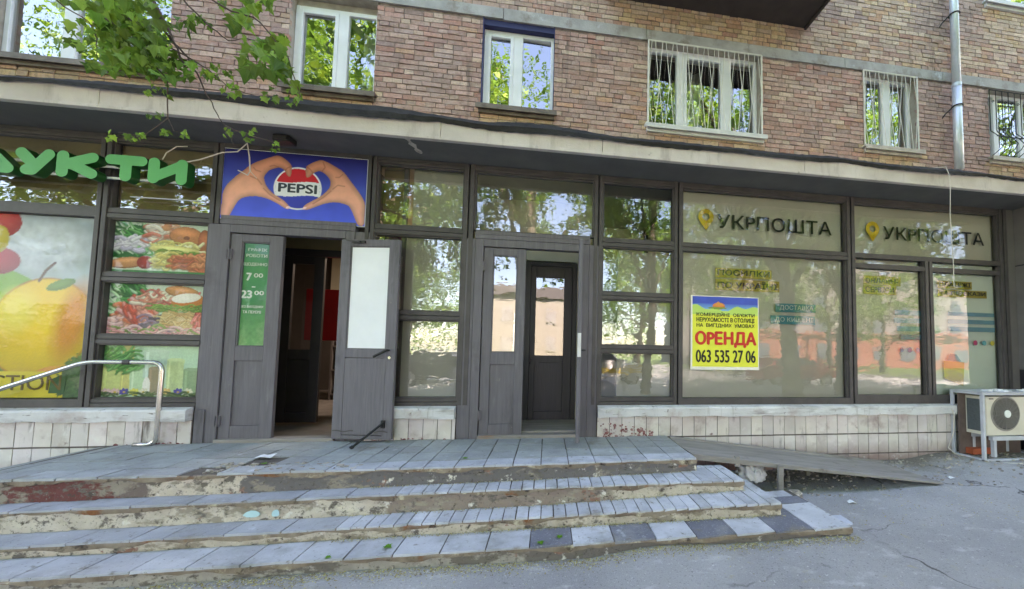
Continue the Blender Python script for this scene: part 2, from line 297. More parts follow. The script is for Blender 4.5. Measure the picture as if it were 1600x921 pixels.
def add_cracks(m, scale, width, dark):
    n = m.node_tree; b = n.nodes['Principled BSDF']; lk = b.inputs['Base Color'].links[0].from_socket
    co = n.nodes.new('ShaderNodeNewGeometry').outputs['Position']; v = n.nodes.new('ShaderNodeTexVoronoi'); v.feature = 'DISTANCE_TO_EDGE'; v.inputs['Scale'].default_value = scale
    nv = n.nodes.new('ShaderNodeTexNoise'); nv.inputs['Scale'].default_value = 3.0; nv.inputs['Detail'].default_value = 6; n.links.new(co, nv.inputs[0])
    ad = n.nodes.new('ShaderNodeVectorMath'); ad.operation = 'MULTIPLY_ADD'; n.links.new(nv.outputs[1], ad.inputs[0]); ad.inputs[1].default_value = (.5, .5, .5); n.links.new(co, ad.inputs[2]); n.links.new(ad.outputs[0], v.inputs[0])
    f1_ = ramp(n, v.outputs[0], [(0.0, W1), (width, K0)]); f2_ = ramp(n, noise(n, co, .9, 3), [(.50, K0), (.58, W1)])
    mu = n.nodes.new('ShaderNodeMath'); mu.operation = 'MULTIPLY'; n.links.new(f1_, mu.inputs[0]); n.links.new(f2_, mu.inputs[1])
    n.links.new(mixc(n, mu.outputs[0], lk, dark), b.inputs['Base Color'])
add_cracks(mt['asphalt'], .75, .010, S(70, 68, 66))
mt['lawn'] = M('yard_lawn', [(0.3, S(70, 92, 40)), (0.7, S(104, 128, 62))], scale=2, rough=0.95, bump=0.8, bscale=30)
mt['pave'] = M('pale_pavement', [(0.3, S(120, 112, 106)), (0.7, S(138, 128, 120))], scale=2, rough=0.95)
mb = MB(); mb.grid(lambda u, v: (-40+90*u, -16+4.5*v, -0.60), 10, 2); kind(mb.build('pavement', mt['pave']), 'structure')
mt['road'] = M('dark_road_asphalt', [(.3, S(72, 72, 74)), (.7, S(92, 92, 94))], scale=1, rough=.95, bump=.6, bscale=60)
mb = MB(); mb.grid(lambda u, v: (-120+240*u, -23+7*v, -0.606), 10, 2); kind(mb.build('road', mt['road']), 'structure')  # added dark sheet, cuts the glare of sunlit far ground in the glass
mb = MB(); mb.grid(lambda u, v: (-200+400*u, -200+167*v, -0.608), 10, 4); kind(mb.build('meadow', mt['lawn']), 'structure')  # added as a darker far ground so less sunlight bounces back
mb = MB(); mb.grid(lambda u, v: (-60+120*u, -33+10*v, -0.60), 10, 2); kind(mb.build('lawn', mt['lawn']), 'structure')

# ------------------------------------------------------------------ the building
B = thing('apartment_building', 'brick apartment block with grey framed glass shopfronts along its ground floor', 'building', (0, 0.7, -0.45))
WY = 0.70
OPEN = [(-6.55, -4.74, 4.36, 5.65), (-3.42, -2.37, 4.36, 5.65), (-1.00, 0.0, 4.37, 5.65), (1.38, 3.19, 4.35, 5.65), (4.98, 5.98, 4.38, 5.65), (7.40, 8.70, 4.42, 5.65), (7.40, 8.7, 7.22, 8.4)]
PAL = dict(pink=[(186, 152, 142), (176, 138, 126), (190, 158, 146), (168, 128, 118), (182, 150, 138), (196, 168, 152), (178, 132, 118)],
           red=[(184, 128, 108), (176, 112, 94)], cream=[(208, 190, 166), (214, 198, 172), (204, 180, 154), (198, 176, 150)],
           orange=[(206, 156, 112), (198, 140, 98), (202, 166, 120)], yellow=[(206, 182, 124), (212, 190, 138), (196, 166, 108), (200, 158, 106)],
           mauve=[(156, 136, 132), (148, 126, 124), (164, 146, 142), (140, 118, 116)])
def zone(x, z, row):
    r = random.random()
    if z > 5.82:
        if z > 6.40 and 5.95 < x < 7.40: return 'mauve' if r < .8 else 'pink'
        if z > 6.40 and 4.05 < x < 5.0: return 'mauve' if r < .6 else 'cream'
        if z > 6.40 and x >= 5.0: return 'cream' if r < .6 else ('yellow' if r < .8 else 'orange')
        if 0.9 < x < 3.7: return 'orange' if r < .40 else ('yellow' if r < .75 else ('cream' if r < .9 else 'red'))
        if x <= 0.9: return 'pink' if r < .6 else ('cream' if r < .85 else 'red')
        return 'cream' if r < .42 else ('pink' if r < .72 else ('orange' if r < .86 else 'red'))
    if z > 5.575: return 'cream' if r < .62 else ('orange' if r < .8 else 'yellow')
    for o in OPEN[:6]:
        if o[0]-.08 < x < o[1]+.08 and z < o[2]: return 'yellow' if r < .7 else ('orange' if r < .9 else 'cream')
    if x > 5.98: return 'mauve' if r < .45 else 'pink'
    return 'pink' if r < .68 else ('red' if r < .80 else ('cream' if r < .90 else ('mauve' if r < .97 else 'orange')))
mb = MB(); zz = 3.28; row = 0; H = 0.0708
while zz < 8.3:
    z0, z1 = zz+0.0065, zz+H-0.0055
    if z0 < 5.815 and z1 > 5.65:
        zz = 5.822; row = 0; continue
    hdr = row % 3 == 2 or (5.82 < zz < 5.85) or (5.575 < zz < 5.65)
    step = 0.125 if hdr else 0.25
    x = -9.0-random.choice((0, .065, .13))-random.uniform(0, .03)
    while x < 10.0:
        L = step
        if not hdr and random.random() < .12: L = 0.125
        if hdr and random.random() < .12: L = 0.25
        a, b = x+0.005, x+L-0.006; x += L
        segs = [(a, b)]
        for o in OPEN:
            if z1 > o[2] and z0 < o[3]:
                ns = []
                for (p, q) in segs:
                    if q <= o[0] or p >= o[1]: ns.append((p, q))
                    else:
                        if p < o[0]: ns.append((p, o[0]))
                        if q > o[1]: ns.append((o[1], q))
                segs = ns
        for p, q in segs:
            if q-p < 0.02: continue
            c = random.choice(PAL[zone((p+q)/2, z0, row)]); k = random.uniform(.92, 1.06)
            g_ = sum(c)/3; mn = (182, 149, 139) if z0 < 5.57 else (190, 162, 143); c = [.42*v+.50*w_+.08*g_ for v, w_ in zip(c, mn)]; col = S(*[min(252, v*k*1.09) for v in c])
            y = WY+random.uniform(-.004, .005)
            jj = .0025 if z0 > 5.6 else .0045
            mb.box(p, q, y, WY+.045, z0, z1, 0, col, jj, skip='b')
    zz += H; row += 1
mb.build('brick_courses', mt['brick'], B)
# backing wall (mortar) with openings, plus the mass of the block above
mb = MB()
xsv = sorted(set([-9.3, 10.3]+[v for o in OPEN for v in o[:2]])); zsv = sorted(set([3.42, 8.4]+[v for o in OPEN for v in o[2:]]))
for i in range(len(xsv)-1):
    for j in range(len(zsv)-1):
        cx, cz = (xsv[i]+xsv[i+1])/2, (zsv[j]+zsv[j+1])/2
        if not any(o[0] < cx < o[1] and o[2] < cz < o[3] for o in OPEN):
            mb.face([(xsv[i], WY+.010, zsv[j]), (xsv[i+1], WY+.010, zsv[j]), (xsv[i+1], WY+.010, zsv[j+1]), (xsv[i], WY+.010, zsv[j+1])])
for o in OPEN:                                                        # plastered reveals
    y0, y1 = WY+.001, WY+.30; x0, x1, z0, z1 = o
    for q in ([(x0, y0, z0), (x0, y1, z0), (x0, y1, z1), (x0, y0, z1)], [(x1, y0, z0), (x1, y0, z1), (x1, y1, z1), (x1, y1, z0)], [(x0, y0, z1), (x0, y1, z1), (x1, y1, z1), (x1, y0, z1)], [(x0, y0, z0), (x1, y0, z0), (x1, y1, z0), (x0, y1, z0)]):
        mb.face(q, 1)
mb.build('wall', [mt['mortar'], mt['reveal']], B)
mt['plainbrick'] = M('distant_brick', [(0.3, S(168, 134, 122)), (0.7, S(190, 156, 142))], scale=8, rough=0.9)
mb = MB(); mb.box(-30, 34, WY+.012, 13, 8.4, 15.0); mb.box(-30, -9.3, WY+.012, 13, -.6, 8.4); mb.box(10.3, 34, WY+.012, 13, -.6, 8.4); mb.box(-9.3, 10.3, 8.0, 13, -.6, 8.4)
mb.build('upper_storeys', mt['plainbrick'], B)
mb = MB(); mb.box(-9.3, 10.3, WY+.02, 8.0, 3.9, 4.0); mb.build('floor_slab', mt['concrete'], B)
# belt course
mb = MB(); x = -9.3
while x < 10.2:
    L = random.uniform(1.6, 2.4); e = min(10.3, x+L)
    mb.box(x, e-.006, WY-.012+random.uniform(-.004, .004), WY+.04, 5.652+random.uniform(-.004, .004), 5.816, j=.003); x = e
mb.build('belt_course', mt['concrete'], B, bevel=.004)
# balcony
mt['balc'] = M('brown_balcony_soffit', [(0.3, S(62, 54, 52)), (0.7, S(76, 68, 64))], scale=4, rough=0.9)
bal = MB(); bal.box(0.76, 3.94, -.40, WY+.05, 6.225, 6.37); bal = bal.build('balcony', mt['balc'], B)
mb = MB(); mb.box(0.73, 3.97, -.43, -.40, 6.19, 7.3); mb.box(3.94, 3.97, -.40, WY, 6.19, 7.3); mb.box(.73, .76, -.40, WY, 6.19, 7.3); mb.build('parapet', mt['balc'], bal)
# dim flats behind the upper windows
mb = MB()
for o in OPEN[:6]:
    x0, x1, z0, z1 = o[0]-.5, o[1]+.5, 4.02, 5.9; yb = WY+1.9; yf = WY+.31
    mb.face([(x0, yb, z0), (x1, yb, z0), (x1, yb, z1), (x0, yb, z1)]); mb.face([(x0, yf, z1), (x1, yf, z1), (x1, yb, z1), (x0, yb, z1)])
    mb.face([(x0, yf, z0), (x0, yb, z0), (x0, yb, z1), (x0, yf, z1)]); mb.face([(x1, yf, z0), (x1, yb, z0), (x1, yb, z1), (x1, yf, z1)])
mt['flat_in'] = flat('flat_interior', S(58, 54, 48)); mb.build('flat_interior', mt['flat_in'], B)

def up_window(o, muls, sillm, grille=None, blue=False, top=0.0, yf=WY+.10, curtain=None, sill_dx=.05, sashes=None):
    x0, x1, z0, z1 = o; z1 -= top
    f = MB(); t = .055; y0, y1 = yf, yf+.07
    f.box(x0+.004, x0+t, y0, y1, z0, z1); f.box(x1-t, x1-.004, y0, y1, z0, z1)
    f.box(x0+t, x1-t, y0+.001, y1, z0, z0+t+.01); f.box(x0+t, x1-t, y0+.001, y1, z1-t, z1)
    xs_ = [x0+t]
    for a, b in muls: f.box(a, b, y0-.004, y1, z0+t+.01, z1-t); xs_ += [a, b]
    xs_.append(x1-t)
    for k in range(0, len(xs_), 2):
        if sashes and k//2 in sashes:
            a, b = xs_[k], xs_[k+1]; s_ = .045; q0, q1 = y0-.012, y0+.03
            f.box(a, a+s_, q0, q1, z0+t+.01, z1-t); f.box(b-s_, b, q0, q1, z0+t+.01, z1-t); f.box(a+s_, b-s_, q0+.001, q1, z0+t+.01, z0+t+.01+s_); f.box(a+s_, b-s_, q0+.001, q1, z1-t-s_, z1-t)
    if top: f.box(x0+.004, x1-.004, y0+.02, y1, z1, z1+top, 1)
    wdw = f.build('window', [mt['white'], mt['reveal']], B, bevel=.005)
    for k in range(0, len(xs_), 2):
        p = MB(); a, b = xs_[k], xs_[k+1]; tl = random.uniform(-.010, .010); tv = random.uniform(-.006, .006)
        p.face([(a-.01, y0+.03, z0+t), (b+.01, y0+.03+tl, z0+t), (b+.01, y0+.03+tl+tv, z1-t+.01), (a-.01, y0+.03+tv, z1-t+.01)]); p.build('pane', mt['glass_up'], wdw)
    if blue:
        q = MB(); q.box(x0+.001, x0+.012, WY-.006, y0-.001, z0, z1+.09); q.box(x1-.012, x1-.001, WY-.006, y0-.001, z0, z1+.09); q.box(x0+.012, x1-.012, WY+.02, y0-.001, z1, z1+.085); q.build('blue_reveal', mt['blue'], wdw)
    s_ = MB(); sx0, sx1 = x0-sill_dx, x1+sill_dx
    s_.box(sx0, sx1, WY-.075, y0+.01, z0-.035, z0-.004); s_.box(sx0, sx1, WY-.085, WY-.070, z0-.075, z0-.006); s_.box(sx0+.03, sx1-.03, WY-.04, WY+.02, z0-.115, z0-.036)
    s_.build('window_sill', sillm, wdw, bevel=.003)
    if curtain:
        for a, b, yy in curtain:
            c = MB(); c.grid(lambda u, v: (a+(b-a)*u, WY+yy+.03*math.sin(u*(b-a)*42), z0+.02+(z1-z0-.04)*v), max(12, int((b-a)*60)), 2); c.build('curtain', mt['curtain'], wdw, smooth=True)
    if grille: grille(wdw, x0, x1, z0, z1)
    return wdw
def fan_grille(wdw, x0, x1, z0, z1, seed=1):
    rnd = random.Random(seed); g = MB(); y = WY-.012
    for a, b in (((x0, z0), (x1, z0)), ((x1, z0), (x1, z1)), ((x1, z1), (x0, z1)), ((x0, z1), (x0, z0))): g.tube([(a[0], y, a[1]), (b[0], y, b[1])], .013, 6)
    n = max(5, int((x1-x0)/.158)); W_ = (x1-x0)/n
    for k in range(n):                                                # welded zig-zag of thin bars
        c = x0+W_*(k+.5); h = z0+(z1-z0)*(.40+.10*((k*7) % 3)); 
        g.tube([(c-.03, y, z1), (c-W_*.5, y+.004, h), (c-.012, y, z0)], .0048, 5); g.tube([(c+.02, y-.004, z1), (c+W_*.5, y, h), (c+.018, y-.004, z0)], .0048, 5)
    g.build('grille', mt['grille_white'], wdw)
def scroll_grille(wdw, x0, x1, z0, z1):
    g = MB(); y = WY-.02
    for z in (z0+.01, z1-.04): g.tube([(x0, y, z), (x1, y, z)], .009, 6)
    n = int((x1-x0)/.125)
    for k in range(n+1):
        x = x0+(x1-x0)*k/n; zb = z0+.36
        g.tube([(x, y, z1-.04), (x, y, zb+.10), (x+.05, y-.10, zb-.06), (x+.055, y-.16, z0+.18), (x+.03, y-.13, z0+.10), (x, y, z0+.01)], .007, 6)
        g.tube([(x+.04+.028*math.cos(t)*(1-t/9), y-.02-.10*(1 if k < 0 else 0), z1-.26+.028*math.sin(t)*(1-t/9)) for t in [i*.5 for i in range(14)]], .005, 5)
        g.tube([(x+.09+.022*math.cos(t)*(1-t/9), y-.10, zb-.05+.022*math.sin(t)*(1-t/9)) for t in [i*.5 for i in range(14)]], .005, 5)
    g.tube([(x0, y-.09, zb-.04), (x1, y-.09, zb-.04)], .007, 6)
    g.build('grille', mt['iron'], wdw)
up_window(OPEN[0], [(-5.95, -5.81), (-5.36, -5.24)], mt['sill'], curtain=[(-6.5, -6.32, .45)])
up_window(OPEN[1], [(-2.885, -2.765)], mt['sill'], top=.10, curtain=[(-2.72, -2.42, .42), (-3.2, -3.0, .6)], sashes=(0,))
up_window(OPEN[2], [(-.585, -.455)], mt['sill'], top=.085, blue=True, sashes=(0,))
up_window(OPEN[3], [(1.86, 1.98), (2.62, 2.75)], mt['tinlight'], grille=lambda *a: fan_grille(*a, seed=4), sashes=(1,), yf=WY+.12, curtain=[(2.1, 2.4, .5)])
up_window(OPEN[4], [(5.44, 5.59)], mt['stonesill'], grille=lambda *a: fan_grille(*a, seed=9), yf=WY+.12, curtain=[(5.72, 5.94, .4)])
up_window(OPEN[5], [(7.66, 7.76), (8.2, 8.3)], mt['stonesill'], grille=scroll_grille, yf=WY+.12, curtain=[(7.45, 8.6, .5)])
up_window(OPEN[6], [(7.85, 7.93)], mt['tinlight'], sill_dx=.03)

# ------------------------------------------------------------------ canopy
ZS = 3.185
cn = MB(); cn.box(-9.3, 10.3, -.46, WY+.02, ZS, 3.40); can = cn.build('canopy', mt['soffit'], B)
mb = MB(); x = -9.3
for e in (-4.15, -1.15, 0.55, 3.0, 5.05, 7.6, 10.3):
    mb.box(x, e-.005, -.50, -.462, 3.205, 3.375); mb.box(x, e, -.515, -.462, 3.172, 3.203); x = e
mb.build('fascia', mt['fascia'], can, bevel=.004)
WV = [(-9.3, 3.38), (-4.9, 3.39), (-4.14, 3.43), (-2.87, 3.445), (-2.3, 3.455), (-1.71, 3.47), (-1.21, 3.44), (-.7, 3.415), (-.35, 3.45), (-.03, 3.455), (.3, 3.43), (.68, 3.40), (1.3, 3.41), (2.12, 3.41), (2.69, 3.40), (3.3, 3.425), (4.2, 3.40), (5.2, 3.42), (6.2, 3.39), (10.3, 3.40)]
def wave(x, t=WV):
    for (a, b), (c, d) in zip(t, t[1:]):
        if a <= x <= c: return b+(d-b)*(x-a)/(c-a)
    return t[-1][1]
mb = MB(); N = 420
rg = random.Random(3)
low = [3.375-.012-.035*abs(math.sin(i*.021+1.3*math.sin(i*.07)))-rg.uniform(0, .010) for i in range(N+1)]
upz = [wave(-9.3+19.6*i/N)+rg.uniform(-.004, .004) for i in range(N+1)]
for i in range(N):
    xa, xb = -9.3+19.6*i/N, -9.3+19.6*(i+1)/N
    prof = lambda k, x: [(x, -.522-.012*math.sin(k*.13), low[k]), (x, -.530, (low[k]+upz[k])/2), (x, -.505, upz[k]), (x, .10, upz[k]+.01), (x, WY, upz[k]+.06)]
    p, q = prof(i, xa), prof(i+1, xb)
    for a in range(4): mb.face([p[a], q[a], q[a+1], p[a+1]])
mb.build('roofing_felt', mt['felt'], can)
for x, y0, y1, w_ in ((-1.50, -.50, -.16, .05), (2.46, -.44, .0, .006), (-.02, -.44, .0, .006)):
    mb = MB(); mb.grid(lambda u, v: (x+.05*v+(u-.5)*w_*(1+.6*math.sin(v*17)), y0+(y1-y0)*v, ZS-.004), 1, 9); mb.build('flaked_patch' if w_ > .02 else 'soffit_crack', mt['stonesill'] if w_ > .02 else mt['frame'], can)

# ------------------------------------------------------------------ shopfront
GY = .040
ZB, ZL, ZM0, ZM1, ZT = .45, .372, 2.30, 2.40, 3.11
def post(x0, x1, z0=.372, z1=ZS-.002):
    p = MB(); c = (x0+x1)/2; g = .009
    p.box(x0, c-g, -.018, .075, z0, z1); p.box(c+g, x1, -.022, .075, z0, z1); p.box(c-g, c+g, .010, .07, z0, z1, 1)
    p.build('post', [mt['frame'], mt['frame_dark']], B, bevel=.003)
for a, b in ((-4.605, -4.505), (-2.055, -1.96), (-1.005, -.89), (.53, .635), (1.55, 1.655), (3.99, 4.105), (6.475, 6.595), (-6.6, -6.5)): post(a, b)
post(-3.585, -3.49, 2.30)
pn = MB(); pn.box(-3.585, -3.475, -.012, .07, -.02, 2.30); pn.box(-3.472, -3.378, -.02, .075, -.02, 2.30); pn.box(-3.58, -3.49, -.024, -.012, -.01, .34, 0); pn.build('door_surround', mt['paint'], B, bevel=.003)
pn = MB(); pn.box(-2.245, -2.155, -.02, .075, -.02, 2.30); pn.box(-2.152, -1.958, -.012, .07, -.02, 2.30); pn.build('door_surround', mt['paint'], B, bevel=.003)
pn = MB(); pn.box(-1.0, -.86, -.014, .07, -.02, 2.30); pn.box(-.857, -.765, -.022, .075, -.02, 2.30)
pn.build('door_surround', mt['paint'], B, bevel=.003)
pn = MB(); pn.box(.385, .475, -.022, .075, -.02, 2.30); pn.box(.478, .60, -.014, .07, -.02, 2.30); pn.build('door_surround', mt['paint'], B, bevel=.003)
for a, b in ((-3.376, -2.247), (-.763, .383)):
    pn = MB(); pn.box(a, b, -.02, .075, 2.215, 2.30); pn.box(a-.10, b+.10, -.026, .07, 2.302, 2.352); pn.box(a-.10, b+.10, -.018, .07, 2.355, 2.398)
    pn.build('door_head', mt['paint'], B, bevel=.003)
    pn = MB(); pn.box(a, b, -.05, .10, -.01, .035); pn.build('door_threshold', mt['plank'], B, bevel=.004)
def shop_window(x0, x1, cuts, gl='glass', mids=(), tops=True, slot=None):
    """one bay: rails as the frame, each pane a sub-part"""
    f = MB(); y0, y1 = -.012, .07; b = .018
    rails = []
    if cuts: rails.append((ZL, ZB))
    zs_ = [ZB]
    for a, c in cuts or (): zs_ += [a, c]
    if cuts: zs_ += [ZM0, ZM1]
    else: zs_ = [ZM1]
    zs_.append(ZT); rails += [(zs_[k], zs_[k+1]) for k in range(1, len(zs_)-1, 2)] if cuts else []
    rails.append((ZT, ZS-.002))
    for a, c in rails:
        h = c-a
        if h > .06: f.box(x0, x1, y0-.004, y1, a, a+h*.47); f.box(x0, x1, y0, y1, a+h*.53, c); f.box(x0, x1, .012, y1, a+h*.47, a+h*.53, 1)
        else: f.box(x0, x1, y0, y1, a, c)
    for a, c in mids:
        f.box(a, c, y0-.003, y1, ZB, ZM0 if not slot else ZM0)
    cells = [(zs_[k], zs_[k+1]) for k in range(0, len(zs_), 2)]
    xr = [x0]+[v for mm in mids for v in mm]+[x1]
    if slot: f.box(x0, x1, y0-.001, y1, slot[0], slot[1])
    pan = []
    for (a, c) in cells:
        split = [(x0, x1)] if (a >= ZM1-.01 or not mids) else [(xr[k], xr[k+1]) for k in range(0, len(xr), 2)]
        subs = [(a, c)] if not (slot and a < ZM1-.01) else [(a, slot[0]), (slot[1], c)]
        for p, q in split:
            for a2, c2 in subs:
                pan.append((p, q, a2, c2))
                f.box(p, p+b, y0+.012, .06, a2, c2); f.box(q-b, q, y0+.012, .06, a2, c2); f.box(p+b, q-b, y0+.013, .06, a2, a2+b*.8); f.box(p+b, q-b, y0+.013, .06, c2-b*.8, c2)
    wd = f.build('shop_window', [mt['frame'], mt['frame_dark']], B, bevel=.002)
    for p, q, a, c in pan:
        g = MB(); t1, t2 = random.uniform(-.004, .004), random.uniform(-.004, .004)
        g.face([(p+b*.5, GY, a+b*.5), (q-b*.5, GY+t1, a+b*.5), (q-b*.5, GY+t1+t2, c-b*.5), (p+b*.5, GY+t2, c-b*.5)])
        g.build('pane', mt[gl if not (isinstance(gl, tuple)) else (gl[0] if a > 2.39 else gl[1])], wd)
    return wd
winA = shop_window(-6.5, -4.605, (), 'glass')                       # upper part; the big poster pane below
f = MB(); f.box(-6.5, -4.605, -.016, .07, ZL, ZB); f.box(-6.5, -4.605, -.012, .07, ZM0, ZM1); f.box(-4.625, -4.605, 0, .06, ZB, ZM0)
wA2 = f.build('shop_window', mt['frame'], B, bevel=.002); g = MB(); g.face([(-6.5, GY, ZB), (-4.61, GY, ZB), (-4.61, GY, ZM0), (-6.5, GY, ZM0)]); g.build('pane', mt['glass_poster'], wA2)
shop_window(-4.505, -3.585, [(1.005, 1.098), (1.645, 1.735)], ('glass', 'glass_poster'))
shop_window(-1.96, -1.005, [(1.335, 1.43)], 'glass')
shop_window(-.89, .53, (), 'glass')
shop_window(.635, 1.55, [(1.0, 1.085), (1.65, 1.735)], 'glass')
shop_window(1.655, 3.99, (), 'glass_film')
f = MB(); f.box(1.655, 3.99, -.016, .07, ZL, ZB); f.box(1.655, 3.99, -.016, .07, ZM0, ZM0+.047); f.box(1.655, 3.99, -.012, .07, ZM0+.053, ZM1); f.box(1.655, 1.675, 0, .06, ZB, ZM0); f.box(3.97, 3.99, 0, .06, ZB, ZM0)
wF2 = f.build('shop_window', mt['frame'], B, bevel=.002); g = MB(); g.face([(1.66, GY, ZB), (3.98, GY+.004, ZB), (3.98, GY+.002, ZM0), (1.66, GY, ZM0)]); g.build('pane', mt['glass_film'], wF2)
shop_window(4.105, 6.475, (), 'glass_film')
f = MB(); f.box(4.105, 6.475, -.016, .07, ZL, .485); f.box(4.105, 6.475, -.014, .07, 2.345, ZM1); f.box(5.205, 5.255, -.016, .07, .485, 2.345); f.box(5.275, 5.325, -.016, .07, .485, 2.345); f.box(5.255, 5.275, .01, .06, .485, 2.345)
for a, b in ((4.105, 5.205), (5.325, 6.475)): f.box(a, b, -.010, .07, 2.205, 2.27); f.box(a, a+.02, 0, .06, .485, 2.345); f.box(b-.02, b, 0, .06, .485, 2.345)
wG2 = f.build('shop_window', mt['frame'], B, bevel=.002)
for a, b in ((4.12, 5.20), (5.33, 6.47)):
    for c, d in ((.49, 2.205), (2.27, 2.345)):
        t = random.uniform(-.006, .006); g = MB(); g.face([(a, GY, c), (b, GY+t, c), (b, GY+t, d), (a, GY, d)]); g.build('pane', mt['glass_film'], wG2)
# pier on the right
mb = MB(); mb.box(6.60, 6.72, -.02, .08, .34, ZS-.002); mb.box(6.72, 10.3, -.55, WY, .85, 2.34, 1); mb.box(6.722, 10.3, -.548, WY, 2.36, ZS-.003, 0); mb.box(6.718, 10.3, -.552, WY, -.45, .85, 2); mb.box(6.73, 10.3, -.54, WY, 2.34, 2.36, 2)
mb.build('pier', [mt['pier'], mt['pier'], mt['pierdark']], B)
mb = MB(); mb.box(-9.3, -6.605, -.015, WY, -.62, ZS-.003); mb.build('end_wall', mt['pier'], B)
# base wall, sills
def base_wall(x0, x1, sill=True, right_end=True):
    t = MB(); yy = -.025; x = x0; t.box(x0, x1, yy+.006, .20, -.62, .372, 1)
    k = 0
    rows = [(-.014, .232), (-.272, -.026), (-.53, -.284)]
    while x < x1-.01:
        e = min(x1, x+.1515)
        for a, c in rows:
            kk = random.uniform(.86, 1.05); t.box(x+.004, e-.004, yy+random.uniform(-.002, .002), yy+.02, a+.003, c-.003, 0, (kk, kk*random.uniform(.95, 1.0), kk*random.uniform(.94, 1.0), 1), .0015, skip='b')
        x = e
    wl = t.build('base_wall', [mt['walltile'], mt['grout']], B)
    s_ = MB(); n = int((x1-x0)/.08)
    def pr(k, x):
        a = .006*math.sin(x*7.3)+.004*math.sin(x*19)
        return [(x, -.005, .370), (x, -.095, .352+a*.3), (x, -.105, .335), (x, -.102, .238+a), (x, -.022, .236)]
    for i in range(n):
        p, q = pr(i, x0+(x1-x0)*i/n), pr(i+1, x0+(x1-x0)*(i+1)/n)
        for a in range(4): s_.face([p[a], p[a+1], q[a+1], q[a]])
    for x in (x0, x1): s_.face(pr(0, x))
    s_.build('window_ledge', mt['whitewash'], wl)
base_wall(-6.6, -3.595); base_wall(-1.955, -1.005, ); base_wall(.605, 6.60)
for x0, x1, z0, z1, nn in ((.60, 1.30, -.03, .20, 150), (-4.3, -3.62, -.03, .03, 60), (-1.9, -1.05, -.02, .03, 40)):
    mb = MB()                                                         # red remains of paint along the foot of the wall
    for i in range(nn):
        a = random.uniform(x0, x1); h = z0+(z1-z0)*random.random()**1.6*(1-.6*(a-x0)/(x1-x0)); q = random.uniform(.006, .022); an = random.uniform(0, 6)
        mb.face([(a+q*random.uniform(.6, 1.4)*math.cos(an+k*1.05), -.0295-.00004*i, h+q*random.uniform(.5, 1.2)*math.sin(an+k*1.05)) for k in range(6)])
    mb.build('peeling_paint', mt['redpaint_patch'], B)

# doors
def door_leaf(name, x0, x1, z0, z1, gz, pz, st, mats, y0=-.005, y1=.04, xf=None, gm='glass_still', glass_on=True):
    d = MB(); gx0, gx1 = x0+st[0], x1-st[1]
    d.box(x0, gx0, y0, y1, z0, z1); d.box(gx1, x1, y0, y1, z0, z1)
    for a, b in ((z0, pz[0]), (pz[1], gz[0]), (gz[1], z1)): d.box(gx0, gx1, y0+.001, y1, a, b)
    d.box(gx0, gx1, y0+.016, y1-.012, pz[0], pz[1])
    for a, b in ((gx0, gx0+.012), (gx1-.012, gx1)): d.box(a, b, y0+.006, y1, gz[0], gz[1])
    d.box(gx0+.012, gx1-.012, y0+.007, y1, gz[0], gz[0]+.012); d.box(gx0+.012, gx1-.012, y0+.007, y1, gz[1]-.012, gz[1])
    o = d.build(name, mats, B, bevel=.004, xf=xf)
    if glass_on:
        g = MB(); g.face([(gx0, y0+.018, gz[0]), (gx1, y0+.018, gz[0]), (gx1, y0+.018, gz[1]), (gx0, y0+.018, gz[1])]); g.build('pane', mt[gm], o, xf=xf)
    return o
L1 = door_leaf('door', -3.372, -2.872, .03, 2.205, (1.0, 2.125), (.17, .85), (.105, .125), mt['paint'], gm='glass_poster')
L2 = door_leaf('door', -.757, -.275, .03, 2.205, (.98, 2.12), (.155, .84), (.105, .10), mt['paint'])
for o, x, zs_ in ((L1, -3.372, (1.98, .22)), (L2, -.757, (1.98, .26))):
    for z in zs_: h = MB(); h.box(x-.022, x+.022, -.020, -.004, z-.055, z+.055); h.tube([(x, -.024, z-.055), (x, -.024, z+.055)], .009, 8); h.build('hinge', mt['paint'], o)
def rot_about(px, py, ang):
    c, s_ = math.cos(ang), math.sin(ang)
    return lambda p: Vector((px+(p.x-px)*c-(p.y-py)*s_, py+(p.x-px)*s_+(p.y-py)*c, p.z))
# open leaf of the food shop: hinged at its left edge, folded back towards the wall
xf1 = rot_about(-2.25, -.045, R(-9.5))
LO = door_leaf('door', -2.25, -1.605, .035, 2.19, (.99, 2.115), (.075, .90), (.105, .105), mt['paint'], y0=-.075, y1=-.035, xf=xf1, glass_on=False)
g = MB(); g.box(-2.145, -1.712, -.062, -.05, 1.0, 2.105); g.build('white_panel', mt['whitefilm'], LO, xf=xf1)
h = MB(); h.box(-2.14, -1.70, -.0775, -.0755, .085, .895); h.grid(lambda u, v: (-2.24+.60*u, -.079-.006*math.sin(u*9), .115+.012*v+.006*math.sin(u*23)), 24, 1, 1); h.build('kick_plate', [mt['paint'], mt['frame']], LO, xf=xf1, bevel=.001)
h = MB(); h.tube([(-1.672, -.075, .985), (-1.672, -.125, .985)], .011, 8); h.tube([(-1.668, -.125, .985), (-1.80, -.130, .915)], .014, 8); h.build('handle', mt['black'], LO, xf=xf1)
h = MB(); h.disc(-1.660, .905, .016, -.082, -.07, 16); h.build('lock', mt['steel'], LO, xf=xf1)
h = MB(); h.box(-1.71, -1.675, -.095, -.074, .16, .24); h.tube([(-1.69, -.095, .21), (-1.86, -.30, .012)], .012, 8); h.tube([(-1.855, -.295, .018), (-1.87, -.315, .004)], .018, 8); h.build('door_stop', mt['black'], LO, xf=xf1)
h = MB(); h.box(-2.12, -1.98, -.092, -.074, 2.145, 2.172); h.box(-2.05, -2.03, -.102, -.092, 2.15, 2.165); h.tube([(-2.04, -.10, 2.16), (-2.25, -.06, 2.185)], .007, 6); h.build('door_closer', mt['black'], LO, xf=xf1)
